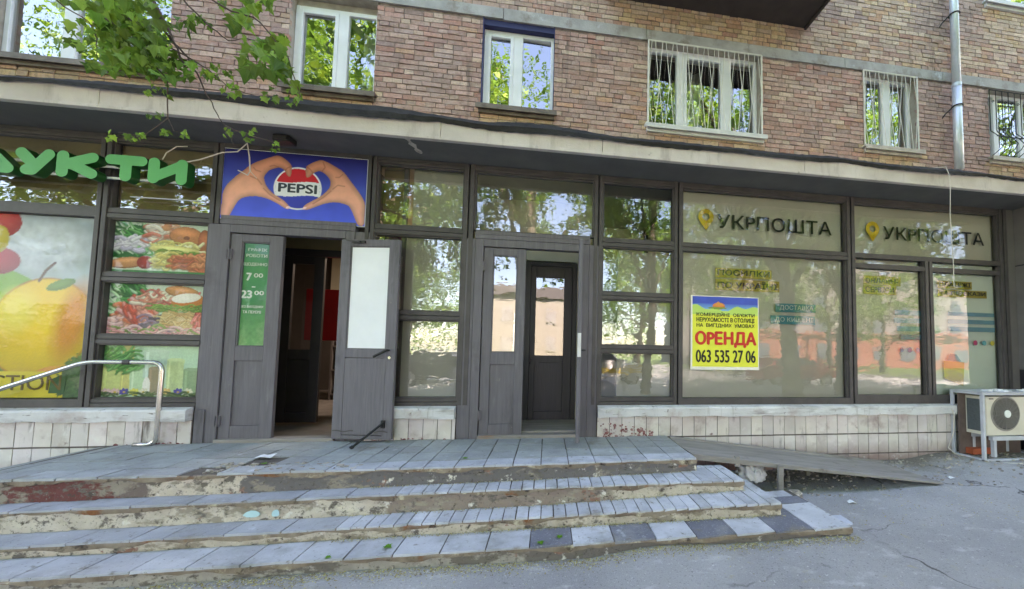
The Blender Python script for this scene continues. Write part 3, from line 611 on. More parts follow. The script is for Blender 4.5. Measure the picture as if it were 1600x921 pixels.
# open leaf of the post office door, seen almost edge on
xf2 = rot_about(.37, 0.0, R(86))
LP = door_leaf('door', -.19, .37, .06, 2.20, (.98, 2.12), (.155, .84), (.10, .09), mt['paint'], y0=-.02, y1=.022, xf=xf2)
h = MB(); h.box(-.196, -.189, -.018, .02, .95, 1.20); h.build('lock_plate', mt['tinlight'], LP, xf=xf2)
h = MB(); h.tube([(-.14, -.02, 1.02), (-.14, -.06, 1.02), (-.03, -.06, 1.02)], .010, 8); h.build('handle', mt['black'], LP, xf=xf2)

# ------------------------------------------------------------------ interiors of the shops
mb = MB()
mb.box(-9.3, 10.3, .08, 8.0, -.10, .012, 2)                           # floor
mb.box(-9.3, 10.3, .08, 8.0, 3.12, ZS-.001, 1)                        # ceiling
mb.box(-9.3, 10.3, 5.0, 5.1, .012, 3.12, 0)
mb.box(-5, -1.1, 4.9, 4.99, 1.5, 3.12, 1); mb.box(-1.0, -.955, .08, 5.0, .012, 3.12, 1); mb.box(6.5, 6.6, .08, 5.0, .012, 3.12, 1)
mb.box(.60, .63, .08, .80, .012, 3.12, 1); mb.box(-.955, -.32, .80, .86, .012, 3.12, 1); mb.box(.38, .60, .80, .86, .012, 3.12, 1); mb.box(-.32, .38, .80, .86, 2.27, 3.12, 1)
mb.box(.63, 6.5, 1.75, 1.80, .012, 3.12, 1)
mb.box(-3.58, -3.40, .80, .86, .012, 3.12, 0); mb.box(-3.40, -2.10, .80, .86, 2.27, 3.12, 3); mb.box(-2.15, -2.05, .08, .86, .012, 3.12, 0); mb.box(-3.62, -3.56, .08, .86, .012, 3.12, 0); mb.box(-2.42, -2.15, .80, .86, .012, 2.27, 0)
mb.build('shop_interior', [mt['room'], mt['cream'], mt['floorin'], mt['kraft']], B)
def inner_door(x0, x1, gx0, gx1, gz, top, mm, y=.80, frame=True):
    d = MB()
    if frame: d.box(x0-.10, x0-.003, y-.02, y+.05, .012, top+.06); d.box(x0-.003, x1+.003, y-.02, y+.05, top+.004, top+.06); d.box(x1+.003, x1+.07, y-.02, y+.05, .012, top+.06)
    d.box(x0, gx0, y-.012, y+.03, .05, top); d.box(gx1, x1, y-.012, y+.03, .05, top)
    for a, b in ((.05, .17), (.84, gz[0]), (gz[1], top)): d.box(gx0, gx1, y-.011, y+.03, a, b)
    d.box(gx0, gx1, y+.004, y+.02, .17, .84)
    o = d.build('inner_door', mm, B, bevel=.004)
    g = MB(); g.face([(gx0, y+.008, gz[0]), (gx1, y+.008, gz[0]), (gx1, y+.008, gz[1]), (gx0, y+.008, gz[1])]); g.build('pane', mt['glass_still'], o); return o
inner_door(-3.37, -2.885, -3.255, -3.005, (.97, 2.07), 2.17, mt['innerdark'], frame=False)
d = MB(); d.box(-3.47, -3.375, .78, .85, .012, 2.265); d.box(-3.375, -2.40, .78, .85, 2.175, 2.265); d.box(-2.42, -2.35, .78, .85, .012, 2.265); d.build('inner_door_frame', mt['innerdark'], B, bevel=.004)
ID2 = inner_door(-.245, .33, -.235+.06, .215, (.94, 2.03), 2.19, mt['darkpaint'])
h = MB(); h.box(-.20, -.10, .772, .788, .80, .93); h.tube([(-.215, .78, .88), (-.215, .74, .88), (-.235, .72, .82)], .010, 8); h.build('lock', mt['darkpaint'], ID2)
d = MB(); d.box(-.955, .60, .08, .80, .014, .055); d.build('vestibule_step', mt['plank'], B, bevel=.004)
# glazed partition behind the narrow bay
d = MB(); d.box(1.60, 1.66, .09, 1.70, 3.02, 3.09); d.box(1.60, 1.66, .09, 1.70, 2.30, 2.36); d.box(1.60, 1.66, 1.64, 1.70, .02, 3.02); d.box(1.60, 1.66, .09, .14, .02, 3.02)
pt_ = d.build('glazed_partition', mt['frame'], B); g = MB(); g.face([(1.63, .14, .02), (1.63, 1.64, .02), (1.63, 1.64, 3.02), (1.63, .14, 3.02)]); g.build('pane', mt['glass_still'], pt_)
# backing behind the panes
mb = MB(); mb.box(-6.5, -4.61, .075, .08, 2.40, 3.11); mb.box(-4.50, -3.59, .075, .08, 2.40, 3.11); mb.build('paper_backing', mt['kraft'], B)
mb = MB(); mb.box(-6.5, -4.61, .075, .08, .45, 2.31); mb.box(-4.50, -3.59, .075, .08, .45, 2.31); mb.build('board_backing', mt['room'], B)
mb = MB(); mb.box(1.66, 3.985, .085, .09, .40, 3.14); mb.box(4.11, 5.27, .085, .09, .40, 2.358); mb.box(4.11, 6.47, .085, .09, 2.36, 3.14); mb.build('window_film', mt['film'], B)
mb = MB(); mb.box(5.29, 6.47, .085, .09, .40, 2.36); mb.build('window_film', mt['filmgreen'], B)
mb = MB(); mb.box(-1.66, -1.01, .10, .11, .40, 2.36); mb.box(-1.70, -1.655, .075, .115, .40, 3.12, 1); mb.box(-1.60, -1.01, .10, .11, 2.40, 3.12); mb.build('window_screen', [mt['film'], mt['pier']], B)
mb = MB(); mb.box(-1.96, -1.70, .18, .19, 2.40, 3.12); mb.build('paper_backing', mt['kraft'], B)
mb = MB(); mb.box(.85, .885, .09, .12, .40, 2.3); mb.box(.885, 1.55, .12, .13, .40, 2.28); mb.build('window_screen', [mt['film']], B)

lp = bpy.data.lights.new('shop_lamp', 'AREA'); lp.shape = 'RECTANGLE'; lp.size = 1.2; lp.size_y = .3; lp.energy = 8; lp.color = (1, .93, .82)
lo = bpy.data.objects.new('shop_lamp', lp); COL.objects.link(lo); lo.location = (-2.4, 2.6, 3.02); lo.parent = B; lo.location = Vector((-2.4, 2.6, 3.02))-ORG[B]
q = MB(); q.box(-3.05, -1.75, 2.43, 2.77, 3.035, 3.119); q.build('lamp_housing', mt['whitefilm'], B)
# red display stand and dark machine inside the food shop
k = thing('display_stand', 'red display stand inside the food shop beyond the dark inner door', 'display stand', (-2.72, 1.5, .012))
mb = MB(); mb.prism([(-2.86, .02), (-2.62, .02), (-2.62, 1.25), (-2.70, 1.55), (-2.70, 1.95), (-2.86, 1.95)], 1.40, 1.85); mb.build('body', mt['pier'], k, bevel=.01)
mb = MB(); mb.prism([(-2.66, .02), (-2.60, .02), (-2.60, 1.27), (-2.68, 1.57), (-2.68, 1.97), (-2.76, 1.97), (-2.76, 1.57), (-2.66, 1.22)], 1.36, 1.40); mb.box(-3.5, -2.87, 1.5, 1.9, 1.1, 1.85); mb.build('red_trim', mt['redkiosk'], k, bevel=.005)
k = thing('coffee_machine', 'dark vending machine standing behind the red display stand', 'machine', (-2.35, 2.2, .012))
mb = MB(); mb.box(-2.75, -2.1, 2.0, 2.5, .012, 1.55); mb.box(-2.7, -2.2, 1.98, 2.0, .9, 1.45); mb.build('casing', mt['black'], k, bevel=.01)
mb = MB()
mb.box(-2.66, -2.3, 1.968, 1.979, 1.0, 1.12); mb.build('keypad', mt['steel'], k)
k = thing('goods_rack', 'narrow rack of bright packets behind the pane beside the open door', 'rack', (-1.83, .3, .012))
mb = MB(); mb.box(-1.95, -1.93, .16, .40, .012, 2.3); mb.box(-1.74, -1.72, .16, .40, .012, 2.3, 1)
for z in (.5, .8, 1.1, 1.5, 1.9, 2.2): mb.box(-1.93, -1.74, .16, .40, z, z+.02)
mb.build('frame', [mt['pier'], mt['redkiosk']], k)
for i, (c, z) in enumerate(((S(214, 120, 40), .52), (S(60, 130, 60), .72), (S(40, 50, 120), .88), (S(200, 60, 50), 1.12), (S(226, 196, 150), 1.26), (S(190, 140, 120), 1.36), (S(160, 170, 190), 1.92), (S(120, 60, 130), 2.22))):
    q = MB(); q.box(-1.92, -1.76, .17, .26, z, z+.15); q.build('packet', flat('packet_print', c), k, bevel=.01)

k = thing('goods_shelf', 'shelf of small packets deep inside the food shop beyond the open doors', 'shelf', (-3.2, 3.4, .012))
mb = MB()
for z in (.1, .55, 1.0, 1.45): mb.box(-4.0, -2.5, 3.2, 3.6, z, z+.03)
for x in (-4.03, -2.5): mb.box(x, x+.03, 3.2, 3.6, .012, 1.9)
mb.build('frame', mt['pier'], k)
pm = [flat('packet_wrap', S(*c)) for c in ((200, 60, 50), (220, 190, 70), (70, 120, 180), (230, 225, 215), (90, 150, 80))]; rk = random.Random(4)
for z in (.13, .58, 1.03, 1.48):
    x = -3.95
    while x < -2.6:
        wd = rk.uniform(.07, .14); q = MB(); q.box(x, x+wd, 3.22, 3.4, z, z+rk.uniform(.14, .32)); q.build('packet', rk.choice(pm), k); x += wd+.015
# ------------------------------------------------------------------ entrance steps
SX = [-3.5, 0, 1.39]
YE = [[-1.08, -1.03, -.985], [-1.235, -1.215, -1.25], [-1.43, -1.42, -1.52], [-1.67, -1.68, -1.77]]
ZE = [[0, 0, 0], [-.170, -.142, -.128], [-.325, -.293, -.235], [-.410, -.386, -.335]]
def lin(x, v):
    if x < SX[1]: return v[1]+(v[0]-v[1])*(x-SX[1])/(SX[0]-SX[1])
    return v[1]+(v[2]-v[1])*(x-SX[1])/(SX[2]-SX[1])
def ye(i, x): return lin(x, YE[i])
def ze(i, x):
    if i == 0: return 0.0 if x > -4.3 else -.25*(-4.3-x)
    return lin(x, ZE[i])
XR = [1.455, 1.79, 1.955, 2.36]; YBK = [-.035, -.80, -1.0, -1.06]
ST = thing('entrance_steps', 'four worn tiled concrete steps with crumbling risers below the shop doors', 'steps', (-1, -1, -.5))
rs = random.Random(11)
for i in range(4):
    XL = -6.3 if i == 0 else -5.2
    mb = MB(); n = 150
    lipj = [rs.uniform(-.006, .006)+.006*math.sin(k*.9) for k in range(n+1)]
    def sec(k):
        x = XL+(XR[i]-XL)*k/n; y = ye(i, x)+lipj[k]*.6; z = ze(i, x)-.010
        lip = .028+lipj[k]*1.4+.012*math.sin(k*.31)
        zb = -.66
        return [(x, YBK[i] if x > -5.2 or i == 0 else YBK[i], z), (x, y+.012, z), (x, y, z-.008), (x, y+.002, z-lip), (x, y+.018+rs.uniform(0, .005), z-lip-.006), (x, y+.022+rs.uniform(-.006, .006), z-.075), (x, y+.016+rs.uniform(-.004, .008), z-.11), (x, y+.018, zb)]
    pr = [sec(k) for k in range(n+1)]
    for k in range(n):
        xk = XL+(XR[i]-XL)*k/n
        for a in range(7):
            mi_ = (3 if a == 0 else 1) if a < 4 else 0
            mb.face([pr[k][a], pr[k][a+1], pr[k+1][a+1], pr[k+1][a]], mi_)
    mb.face(pr[n][::-1]); mb.face([(XR[i], YBK[i], pr[n][0][2]), (XR[i], YBK[i], -.66), (XR[i], pr[n][-1][1], -.66)], 0)
    mb.face([(XL, YBK[i], pr[0][0][2]), (XL, YBK[i], -.66), (XL, pr[0][-1][1], -.66)], 0)
    if i == 0: mb.face([(XR[0]+.001, -.04, -.012), (XR[0]+.001, -.04, -.4), (XR[0]+.001, pr[n][-1][1], -.4), (XR[0]+.001, pr[n][1][1], -.012)], 2)
    stp = mb.build('landing' if i == 0 else 'step', [mt['riser'][i], mt['lip'], mt['riser'][4], mt['bed']], ST)
    tl = MB()
    def tile(x0, x1, y0, y1, col, t=.010, xs_=0):
        j = .0025; z = [ze(i, x)-.010 for x in (x0, x1)]; tz = rs.uniform(-.003, .003); tx = rs.uniform(-.004, .004)
        base = len(tl.v)
        for (x, zz_) in ((x0, z[0]-tx/2), (x1, z[1]+tx/2)):
            for (y) in (y0, y1):
                for h in (-.006, t+tz): tl.v.append((x+rs.uniform(-j, j), y+rs.uniform(-j, j), zz_+h))
        for q in ((0, 1, 3, 2), (4, 6, 7, 5), (0, 4, 5, 1), (2, 3, 7, 6), (1, 5, 7, 3)):
            tl.f.append(tuple(base+a for a in q)); tl.mi.append(0); tl.c.append(col)
    def tc(a=.82, b=1.0, g=0.0):
        k = rs.uniform(a, b); return (k*(1-g*.4), k*(1-g*.2), k*(1-g), 1)
    if i == 0:
        x = XR[0]-.004
        while x > -6.2:
            wd = .247 if x > -.8 else (.19 if x > -1.7 else .26)
            rows = [0.0, .20, .46, .72, 1.2]
            for r_ in range(4):
                sh = .12*wd*(r_ % 2) if x < -.8 else 0
                y1_ = lambda xx: ye(0, xx)+.004+rows[r_]; a_, b_ = x-wd+.005, x-.005
                ya = y1_((a_+b_)/2); yb = min(ye(0, x)+.004+rows[r_+1]-.013, -.04)
                if yb-ya < .03: continue
                broken = (-2.75 < x < -1.62 and r_ == 0 and rs.random() < .7) or (-2.3 < x < -1.8 and r_ == 1 and rs.random() < .45)
                if broken: continue
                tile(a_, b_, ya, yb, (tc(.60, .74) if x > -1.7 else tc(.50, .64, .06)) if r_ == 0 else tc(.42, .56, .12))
            x -= wd
    else:
        x = XR[i]-.004; dark = 0
        while x > -5.1:
            y0_, y1_ = ye(i, x), ye(i-1, x)+.014
            if i == 3: wd = .306
            elif x < (-1.15 if i == 1 else -1.45): wd = .36 if rs.random() < .7 else .2
            else: wd = .0985
            if i == 3: c = tc(.60, .70) if x < .05 else ((.24, .24, .27, 1) if (dark % 2) else tc(.70, .82)); dark += 1
            else: c = tc(.64, .84) if x > (-1.15 if i == 1 else -1.45) else tc(.50, .62)
            if x > XR[i-1]-.01 and i != 3: y1_ = min(YBK[i], y0_+.38); 
            if i == 3 and x > XR[2]: y1_ = -1.36
            a_ = x-wd+.005
            tile(a_, x-.004, (y0_+ye(i, a_))/2+.004, y1_, c)
            if i in (1, 2) and x > XR[i-1]-.01:                      # side returns of the treads
                yy = y1_+.004
                while yy < YBK[i]-.05: tile(a_, x-.003, yy, min(yy+.2, YBK[i]), tc(.7, .9)); yy += .204
            x -= wd
        if i == 3:
            for (a, b, c, d, cc) in ((1.97, 2.34, -1.35, -1.21, (.26, .26, .29, 1)), (1.98, 2.30, -1.20, -1.07, tc(.7, .8))): tile(a, b, c, d, cc)
    tl.build('tiles', mt['tile'], stp)
mb = MB()
for k in range(90):
    x, y = rs.uniform(-2.75, -1.55), rs.uniform(-1.05, -.80); s_ = rs.uniform(.01, .035); mb.box(x, x+s_*1.4, y, y+s_, -.012, rs.uniform(-.004, .008), j=s_*.25)
mb.build('rubble', mt['riser'][3], ST)

for x, w_ in ((-2.18, .12), (-2.02, .06)):
    mb = MB(); y = ye(1, x)+.006; mb.face([(x+w_*.5*math.cos(a)*rs.uniform(.8, 1.1), y, -.262+.028*math.sin(a)*rs.uniform(.8, 1.1)) for a in [i*.57 for i in range(11)]]); mb.build('paint_chip', flat('turquoise_chip', S(176, 214, 218), rough=.9), ST)
# ramp
rp = thing('ramp', 'grey sheet ramp on wooden legs sloping down from the landing', 'ramp', (2.9, -.55, -.42))
def rz(x): return -.004+(-.345+.004)*(x-1.47)/(4.25-1.47)
mb = MB(); n = 30
def rsec(x): 
    z = rz(x); w0 = -.80-.13*(x-1.47)/2.8; w1 = -.10-.05*(x-1.47)/2.8; s_ = .008*math.sin(x*3.1)
    return [(x, w1, z+.016), (x, w1-.05, z+.018), (x, w1-.055, z), (x, (w0+w1)/2, z-.006+s_*.5), (x, w0, z+.002), (x, w0-.012, z-.004), (x, w0-.010, z-.06*(1-.75*(x-1.47)/2.8)), (x, w1, z-.05*(1-.75*(x-1.47)/2.8))]
ps = [rsec(1.47+2.8*k/n) for k in range(n+1)]
for k in range(n):
    for a in range(8): mb.face([ps[k][a], ps[k][(a+1) % 8], ps[k+1][(a+1) % 8], ps[k+1][a]])
mb.face(ps[0]); mb.face(ps[n][::-1]); mb.build('deck', mt['plank'], rp)
for x, y, h in ((1.93, -.80, .05), (2.37, -.86, .02), (2.0, -.22, 0), (2.5, -.25, 0), (3.1, -.30, -.01)):
    mb = MB(); b_ = ground_z(x, y)-.02 if x > 1.95 else -.14; mb.box(x, x+.05, y-.035, y, b_, rz(x)+.0+(h-.03), j=.004); mb.build('leg', mt['plank'], rp)
# plastic bag
bm = bmesh.new(); bmesh.ops.create_icosphere(bm, subdivisions=4, radius=.115)
for v in bm.verts:
    n_ = Vector(v.co).normalized(); q = 1+.22*math.sin(n_.x*9+n_.z*5)*math.cos(n_.y*11+n_.x*6)+.09*math.sin(n_.x*31+n_.y*27)
    v.co = Vector((n_.x*.15*q, n_.y*.10*q, max(-.07, n_.z*.115*q*(1.25 if n_.z > .5 else 1))))
me = bpy.data.meshes.new('sack'); bm.to_mesh(me); bm.free(); me.materials.append(mt['bag']); me.polygons.foreach_set('use_smooth', [True]*len(me.polygons))
bg_ = thing('plastic_bag', 'crumpled white plastic bag dumped under the ramp', 'bag', (2.22, -.62, -.36))
o = bpy.data.objects.new('sack', me); COL.objects.link(o); o.parent = bg_; o.location = (0, 0, .07)
mb = MB(); 
for s_ in (-1, 1): mb.tube([(2.22+s_*.03+.05*math.cos(t)*.8, -.70-.01*s_, -.27+.05*math.sin(t)) for t in [i*.4 for i in range(9)]], .006, 6)
mb.build('handle', mt['inkwhite'], bg_)

# handrail
hr = MB()
def arc(pts, rad=.07, n=6):
    out = [Vector(pts[0])]
    for a, b, c in zip(pts, pts[1:], pts[2:]):
        a, b, c = Vector(a), Vector(b), Vector(c); d1, d2 = (a-b).normalized(), (c-b).normalized(); p, q = b+d1*rad, b+d2*rad
        for i in range(n+1):
            t = i/n; out.append((1-t)**2*p+2*t*(1-t)*b+t*t*q)
    out.append(Vector(pts[-1])); return out
hr.tube(arc([(-6.2, -.10, .10), (-5.15, -.10, .555), (-4.48, -.10, .825), (-3.83, -.10, .825), (-3.83, -.10, .012), (-4.02, -.10, .012)], .09), .0215, 10)
hrl = thing('handrail', 'bent polished steel handrail at the left side of the landing', 'handrail', (-3.83, -.10, 0)); hr.build('tube', mt['steel'], hrl, smooth=True)
mb = MB(); mb.tube([(-4.16, -.10, .825), (-4.10, -.10, .825)], .026, 10); mb.build('joint_sleeve', mt['frame'], hrl)

# ------------------------------------------------------------------ air conditioner and cage
AX, AY, GZ = 5.52, -.42, -.315
cg = thing('metal_cage', 'grey angle iron cage with sheet top standing against the right end wall', 'cage', (6.0, -.2, GZ))
mb = MB(); t = .035; X1 = 6.56; Z1 = .565
for x in (AX, X1-t):
    for y in (AY, -.065): mb.box(x, x+t, y, y+t, GZ, Z1-t)
for z in (GZ, Z1-t):
    for y in (AY, -.065): mb.box(AX, X1, y-.001, y+t-.001, z, z+t-.001)
    for x in (AX, X1-t): mb.box(x+.001, x+t, AY+t, -.066, z+.001, z+t)
mb.build('frame', mt['cage'], cg, bevel=.003)
mb = MB(); mb.box(AX-.01, X1, AY-.008, -.03, Z1, Z1+.006); mb.build('top_sheet', mt['cage'], cg)
mb = MB()
for i in range(14): x = rs.uniform(5.7, 6.5); s_ = rs.uniform(.015, .05); mb.box(x, x+s_*1.6, AY+rs.uniform(0, .1), AY+.15, Z1+.007, Z1+.007+s_*.5, j=s_*.2)
mb.build('plaster_crumbs', mt['whitefilm'], cg)
mb = MB(); mb.box(AX+.012, X1-.04, -.125, -.112, GZ+.01, Z1-.005); mb.build('shaded_wall_panel', mt['brownwall'], cg)  # brown sheet added before the wall; cage shade is part of its dark colour
ac = thing('air_conditioner', 'aged cream outdoor air conditioner unit with round fan inside the cage', 'air conditioner', (6.02, -.25, -.18))
ax0, ax1, ay0, ay1, az0, az1 = 5.65, 6.42, -.36, -.10, .005, .505
mb = MB(); mb.box(ax0+.006, ax1, ay0, ay1, az0, az1); mb.box(ax0-.002, ax0+.006, ay0, ay0+.045, az0, az1); mb.box(ax0-.002, ax0+.006, ay1-.04, ay1, az0, az1); mb.box(ax0-.002, ax0+.006, ay0+.045, ay1-.04, az0, az0+.045); mb.box(ax0-.002, ax0+.006, ay0+.045, ay1-.04, az1-.04, az1)
mb.build('casing', mt['acbody'], ac, bevel=.006)
fx, fz, fr_ = 5.945, .285, .205
mb = MB(); mb.disc(fx, fz, fr_+.022, ay0-.006, ay0+.01, 40, 1); mb.disc(fx, fz, fr_, ay0-.009, ay0-.006, 40, 0); mb.build('fan_opening', [mt['acdark'], mt['acgrille']], ac)
mb = MB()
for r_ in [fr_*k/9 for k in range(2, 10)]: mb.tube([(fx+r_*math.cos(a), ay0-.022+.010*(r_/fr_)**2, fz+r_*math.sin(a)) for a in [2*math.pi*i/36 for i in range(37)]], .0028, 5, cap=False)
for i in range(18): a = 2*math.pi*i/18; mb.tube([(fx+.04*math.cos(a), ay0-.022, fz+.04*math.sin(a)), (fx+fr_*math.cos(a+.15), ay0-.012, fz+fr_*math.sin(a+.15))], .0025, 5)
mb.build('fan_guard', mt['acgrille'], ac)
mb = MB(); mb.disc(fx, fz, .05, ay0-.032, ay0-.02, 24); mb.build('fan_hub', mt['inkwhite'], ac, bevel=.004)
mb = MB(); mb.box(ax0-.006, ax0+.004, ay0+.045, ay1-.04, az0+.045, az1-.04); mb.build('coil', mt['coil'], ac)
mb = MB(); mb.box(ax0+.05, ax0+.11, ay0-.008, ay0-.001, .47, .485); mb.build('maker_plate', mt['sill'], ac)
for x in (5.74, 6.28):
    mb = MB(); mb.box(x, x+.04, ay0-.01, ay0+.03, -.27, -.06); mb.box(x, x+.04, ay1-.03, ay1, -.27, -.06); mb.build('leg', mt['cage'], ac)
mb = MB(); mb.box(5.72, 6.42, ay0-.012, ay0+.035, -.058, -.005); mb.box(5.72, 6.42, ay1-.035, ay1, -.058, -.005); mb.build('bearer', mt['cage'], ac)
single((lambda q: (q.box(5.62, 5.95, -.22, -.12, -.27, -.20, j=.006), q)[1])(MB()), 'broken_brick', flat('red_brick', S(170, 84, 52), rough=.9), 'red broken brick lying inside the cage below the unit', 'brick', (5.78, -.17, -.27))

# drainpipe
dp = thing('drainpipe', 'zinc drainpipe running down the brick wall to the canopy', 'drainpipe', (6.64, .60, 4.08))
mb = MB(); mb.tube([(6.635, .60, 4.09), (6.64, .60, 5.55)], .062, 20); mb.tube([(6.64, .60, 5.54), (6.645, .60, 9.0)], .058, 20); mb.tube([(6.64, .60, 5.50), (6.64, .60, 5.56)], .066, 20, cap=False); mb.build('pipe', mt['zinc'], dp, smooth=True)
for z in (5.17, 6.77):
    mb = MB(); mb.tube([(6.64+.069*math.cos(a), .60+.069*math.sin(a), z) for a in [2*math.pi*i/20 for i in range(21)]], .011, 6, cap=False); mb.tube([(6.575, .60, z), (6.50, .68, z-.10), (6.47, .705, z-.16)], .010, 6); mb.build('bracket', mt['iron'], dp)

# ------------------------------------------------------------------ cables, soffit lamp
mb = MB(); mb.tube([(4.86, -.40, 3.46), (4.95, -.53, 3.42), (4.985, -.545, 3.30), (4.985, -.545, 3.1), (4.97, -.545, 2.8), (4.98, -.545, 2.5), (5.0, -.54, 2.2), (5.01, -.53, 1.9)], .0045, 6)
single(mb, 'cable', mt['wire'], 'thin white cable hanging from the canopy edge before the right window', 'cable', (5.0, -.5, 1.9))
mb = MB(); mb.tube([(5.44, -.108, .31), (5.46, -.125, .25), (5.45, -.12, .0), (5.43, -.06, -.22), (5.46, -.12, -.285), (5.62, -.45, -.31), (5.9, -.55, -.30)], .006, 6)
single(mb, 'cable', mt['wire'], 'white cable running down the tiled wall beside the cage', 'cable', (5.45, -.1, -.3))
mb = MB(); mb.tube([(-3.74, -.17, 2.86), (-3.60, -.15, 2.92), (-3.42, -.12, 3.03), (-3.30, -.10, 3.06), (-3.2, -.12, 3.15), (-3.17, -.12, 3.0), (-3.17, -.10, 2.86), (-3.22, -.06, 2.83), (-3.32, -.05, 2.88)], .006, 6); mb.tube([(-3.17, -.10, 2.86), (-3.11, -.09, 2.79)], .003, 5)
single(mb, 'cable', mt['wire'], 'loose white cable looping from the green letters to the blue banner', 'cable', (-3.4, -.1, 2.8))
mb = MB(); mb.tube([(-3.93, -.15, 2.89), (-3.92, -.13, 2.97), (-3.86, -.10, 3.06), (-3.78, -.08, 3.08)], .005, 6)
single(mb, 'cable', mt['wire'], 'short white cable rising from the last green letter', 'cable', (-3.9, -.1, 2.9))
sl_ = thing('soffit_lamp', 'small dark bulkhead lamp under the canopy above the blue banner', 'lamp', (-2.76, -.25, 3.10))
mb = MB(); mb.box(-2.84, -2.68, -.31, -.19, 3.12, ZS-.003); mb.build('body', mt['black'], sl_, bevel=.008); mb = MB(); mb.box(-2.82, -2.70, -.325, -.31, 3.128, 3.17); mb.box(-2.86, -2.84, -.26, -.24, 3.10, ZS-.003); mb.build('hood', mt['iron'], sl_)

# ------------------------------------------------------------------ text
def text_mb(s_, x0, x1, z0, z1, y, bold=0.0, tilt=0.0):
    cu = bpy.data.curves.new('t', 'FONT'); cu.body = s_.replace('\u0420', 'P'); cu.resolution_u = 3
    ob = bpy.data.objects.new('t', cu); COL.objects.link(ob); bpy.context.view_layer.update()
    me = bpy.data.meshes.new_from_object(ob.evaluated_get(bpy.context.evaluated_depsgraph_get()))
    vs_ = [v.co.copy() for v in me.vertices]; fs = [tuple(p.vertices) for p in me.polygons]
    bpy.data.objects.remove(ob); bpy.data.curves.remove(cu); bpy.data.meshes.remove(me)
    ax = min(v.x for v in vs_); bx = max(v.x for v in vs_); ay = min(v.y for v in vs_); by = max(v.y for v in vs_)
    q = MB(); q.v = [(x0+(v.x-ax)/(bx-ax)*(x1-x0), y, z0+(v.y-ay)/(by-ay)*(z1-z0)+tilt*((v.x-ax)/(bx-ax)-.5)) for v in vs_]
    q.f = list(fs)
    if bold:
        base = list(q.v); n0 = len(base); d_ = bold*(z1-z0)*1.6
        for k, (dx, dz) in enumerate(((d_, 0), (-d_, 0), (0, d_*.7), (0, -d_*.7), (d_*.5, 0), (-d_*.5, 0))):
            q.v += [(p[0]+dx, p[1]-.0004*(k+1), p[2]+dz) for p in base]; q.f += [tuple(i+n0*(k+1) for i in f) for f in fs]
    q.mi = [0]*len(q.f); q.c = [None]*len(q.f); return q
YT = .0500
def pin(q, cx, top, bot, r, y):
    n = 20; cz = top-r
    out = [(cx+r*math.cos(a), cz+r*math.sin(a)) for a in [R(-35)+(R(250))*i/n for i in range(n+1)]]+[(cx, bot)]
    inn = [(cx+.45*r*math.cos(a), cz+.45*r*math.sin(a)) for a in [R(-35)+(R(250))*i/n for i in range(n+1)]]+[(cx, cz-.5*r)]
    for i in range(len(out)):
        k = (i+1) % len(out); q.face([(out[i][0], y, out[i][1]), (inn[i][0], y, inn[i][1]), (inn[k][0], y, inn[k][1]), (out[k][0], y, out[k][1])][::-1])
for (px, tx0, tx1, lab) in ((2.0, 2.16, 3.81, 'black post office lettering with yellow pin on the upper pane left of the drainpipe'), (4.45, 4.62, 6.29, 'black post office lettering with yellow pin on the upper pane above the cage')):
    lt = thing('window_lettering', lab, 'lettering', (tx0, YT, 2.63), 'post office name on the upper panes')
    text_mb('УКРПОШТА', tx0, tx1, 2.645, 2.83, YT, .012).build('word', mt['ink'], lt); q = MB(); pin(q, px, 2.885, 2.60, .105, YT); q.build('pin', mt['pin'], lt)
def caption(lines, lab, hl):
    lt = thing('window_lettering', lab, 'lettering', (lines[0][1], YT, lines[0][3]), 'service captions on the lower panes')
    for s_, x0, x1, z0, z1 in lines:
        q = MB(); q.box(x0-.03, x1+hl, YT+.004, YT+.006, z0-.03, z1+.02); q.build('highlight', mt['olive'], lt); text_mb(s_, x0, x1, z0, z1, YT, .035).build('words', mt['ink'], lt)
caption([('ПОСИЛКИ', 2.16, 2.89, 2.025, 2.10), ('ПО УКРАЇНІ', 2.16, 3.0, 1.86, 1.955)], 'two line caption on yellow above the yellow rent poster', .03)
caption([('ОНЛАЙН-', 4.32, 4.83, 2.02, 2.10), ('СЕРВІСИ', 4.32, 4.76, 1.89, 1.965)], 'two line caption on yellow over the pane with blue strips', .05)
caption([('ПЛАТЕЖІ', 5.51, 6.03, 2.02, 2.08), ('ТА ПЕРЕКАЗИ', 5.51, 6.28, 1.90, 1.955)], 'two line caption on yellow over the pane with the yellow box print', .03)
ds = thing('window_sticker', 'two teal strips with pale words beside the yellow rent poster', 'sticker', (2.9, YT, 1.41))
for s_, x0, x1, z0, z1 in (('ДОСТАВКА', 2.97, 3.56, 1.57, 1.685), ('ДО КИШЕНІ', 2.90, 3.55, 1.41, 1.525)):
    q = MB(); q.box(x0, x1, YT+.006, YT+.008, z0, z1); q.build('strip', mt['teal'], ds); text_mb(s_, x0+.06, x1-.04, z0+.022, z1-.022, YT, .005).build('words', mt['filmgreen'], ds)
def strips(lab, rows, dots):
    t_ = thing('window_sticker', lab, 'sticker', (rows[0][0], YT, rows[-1][2]))
    for x0, x1, z0, z1 in rows:
        q = MB(); q.box(x0, x1, YT+.006, YT+.008, z0, z1); q.build('strip', mt['teal2'], t_)
    for x, z, c in dots:
        q = MB(); q.disc(x, z, .036, YT+.006, YT+.008, 20); q.build('dot', flat('dot_print', c), t_)
strips('four blue strips above three coloured dots on the narrow middle pane', [(4.78, 5.19, 1.585, 1.655), (4.76, 5.19, 1.475, 1.545), (4.80, 5.19, 1.36, 1.43), (4.86, 5.19, 1.245, 1.315)], [(4.87, 1.10, S(40, 70, 110)), (5.0, 1.10, S(150, 40, 80)), (5.13, 1.10, S(60, 140, 180))])
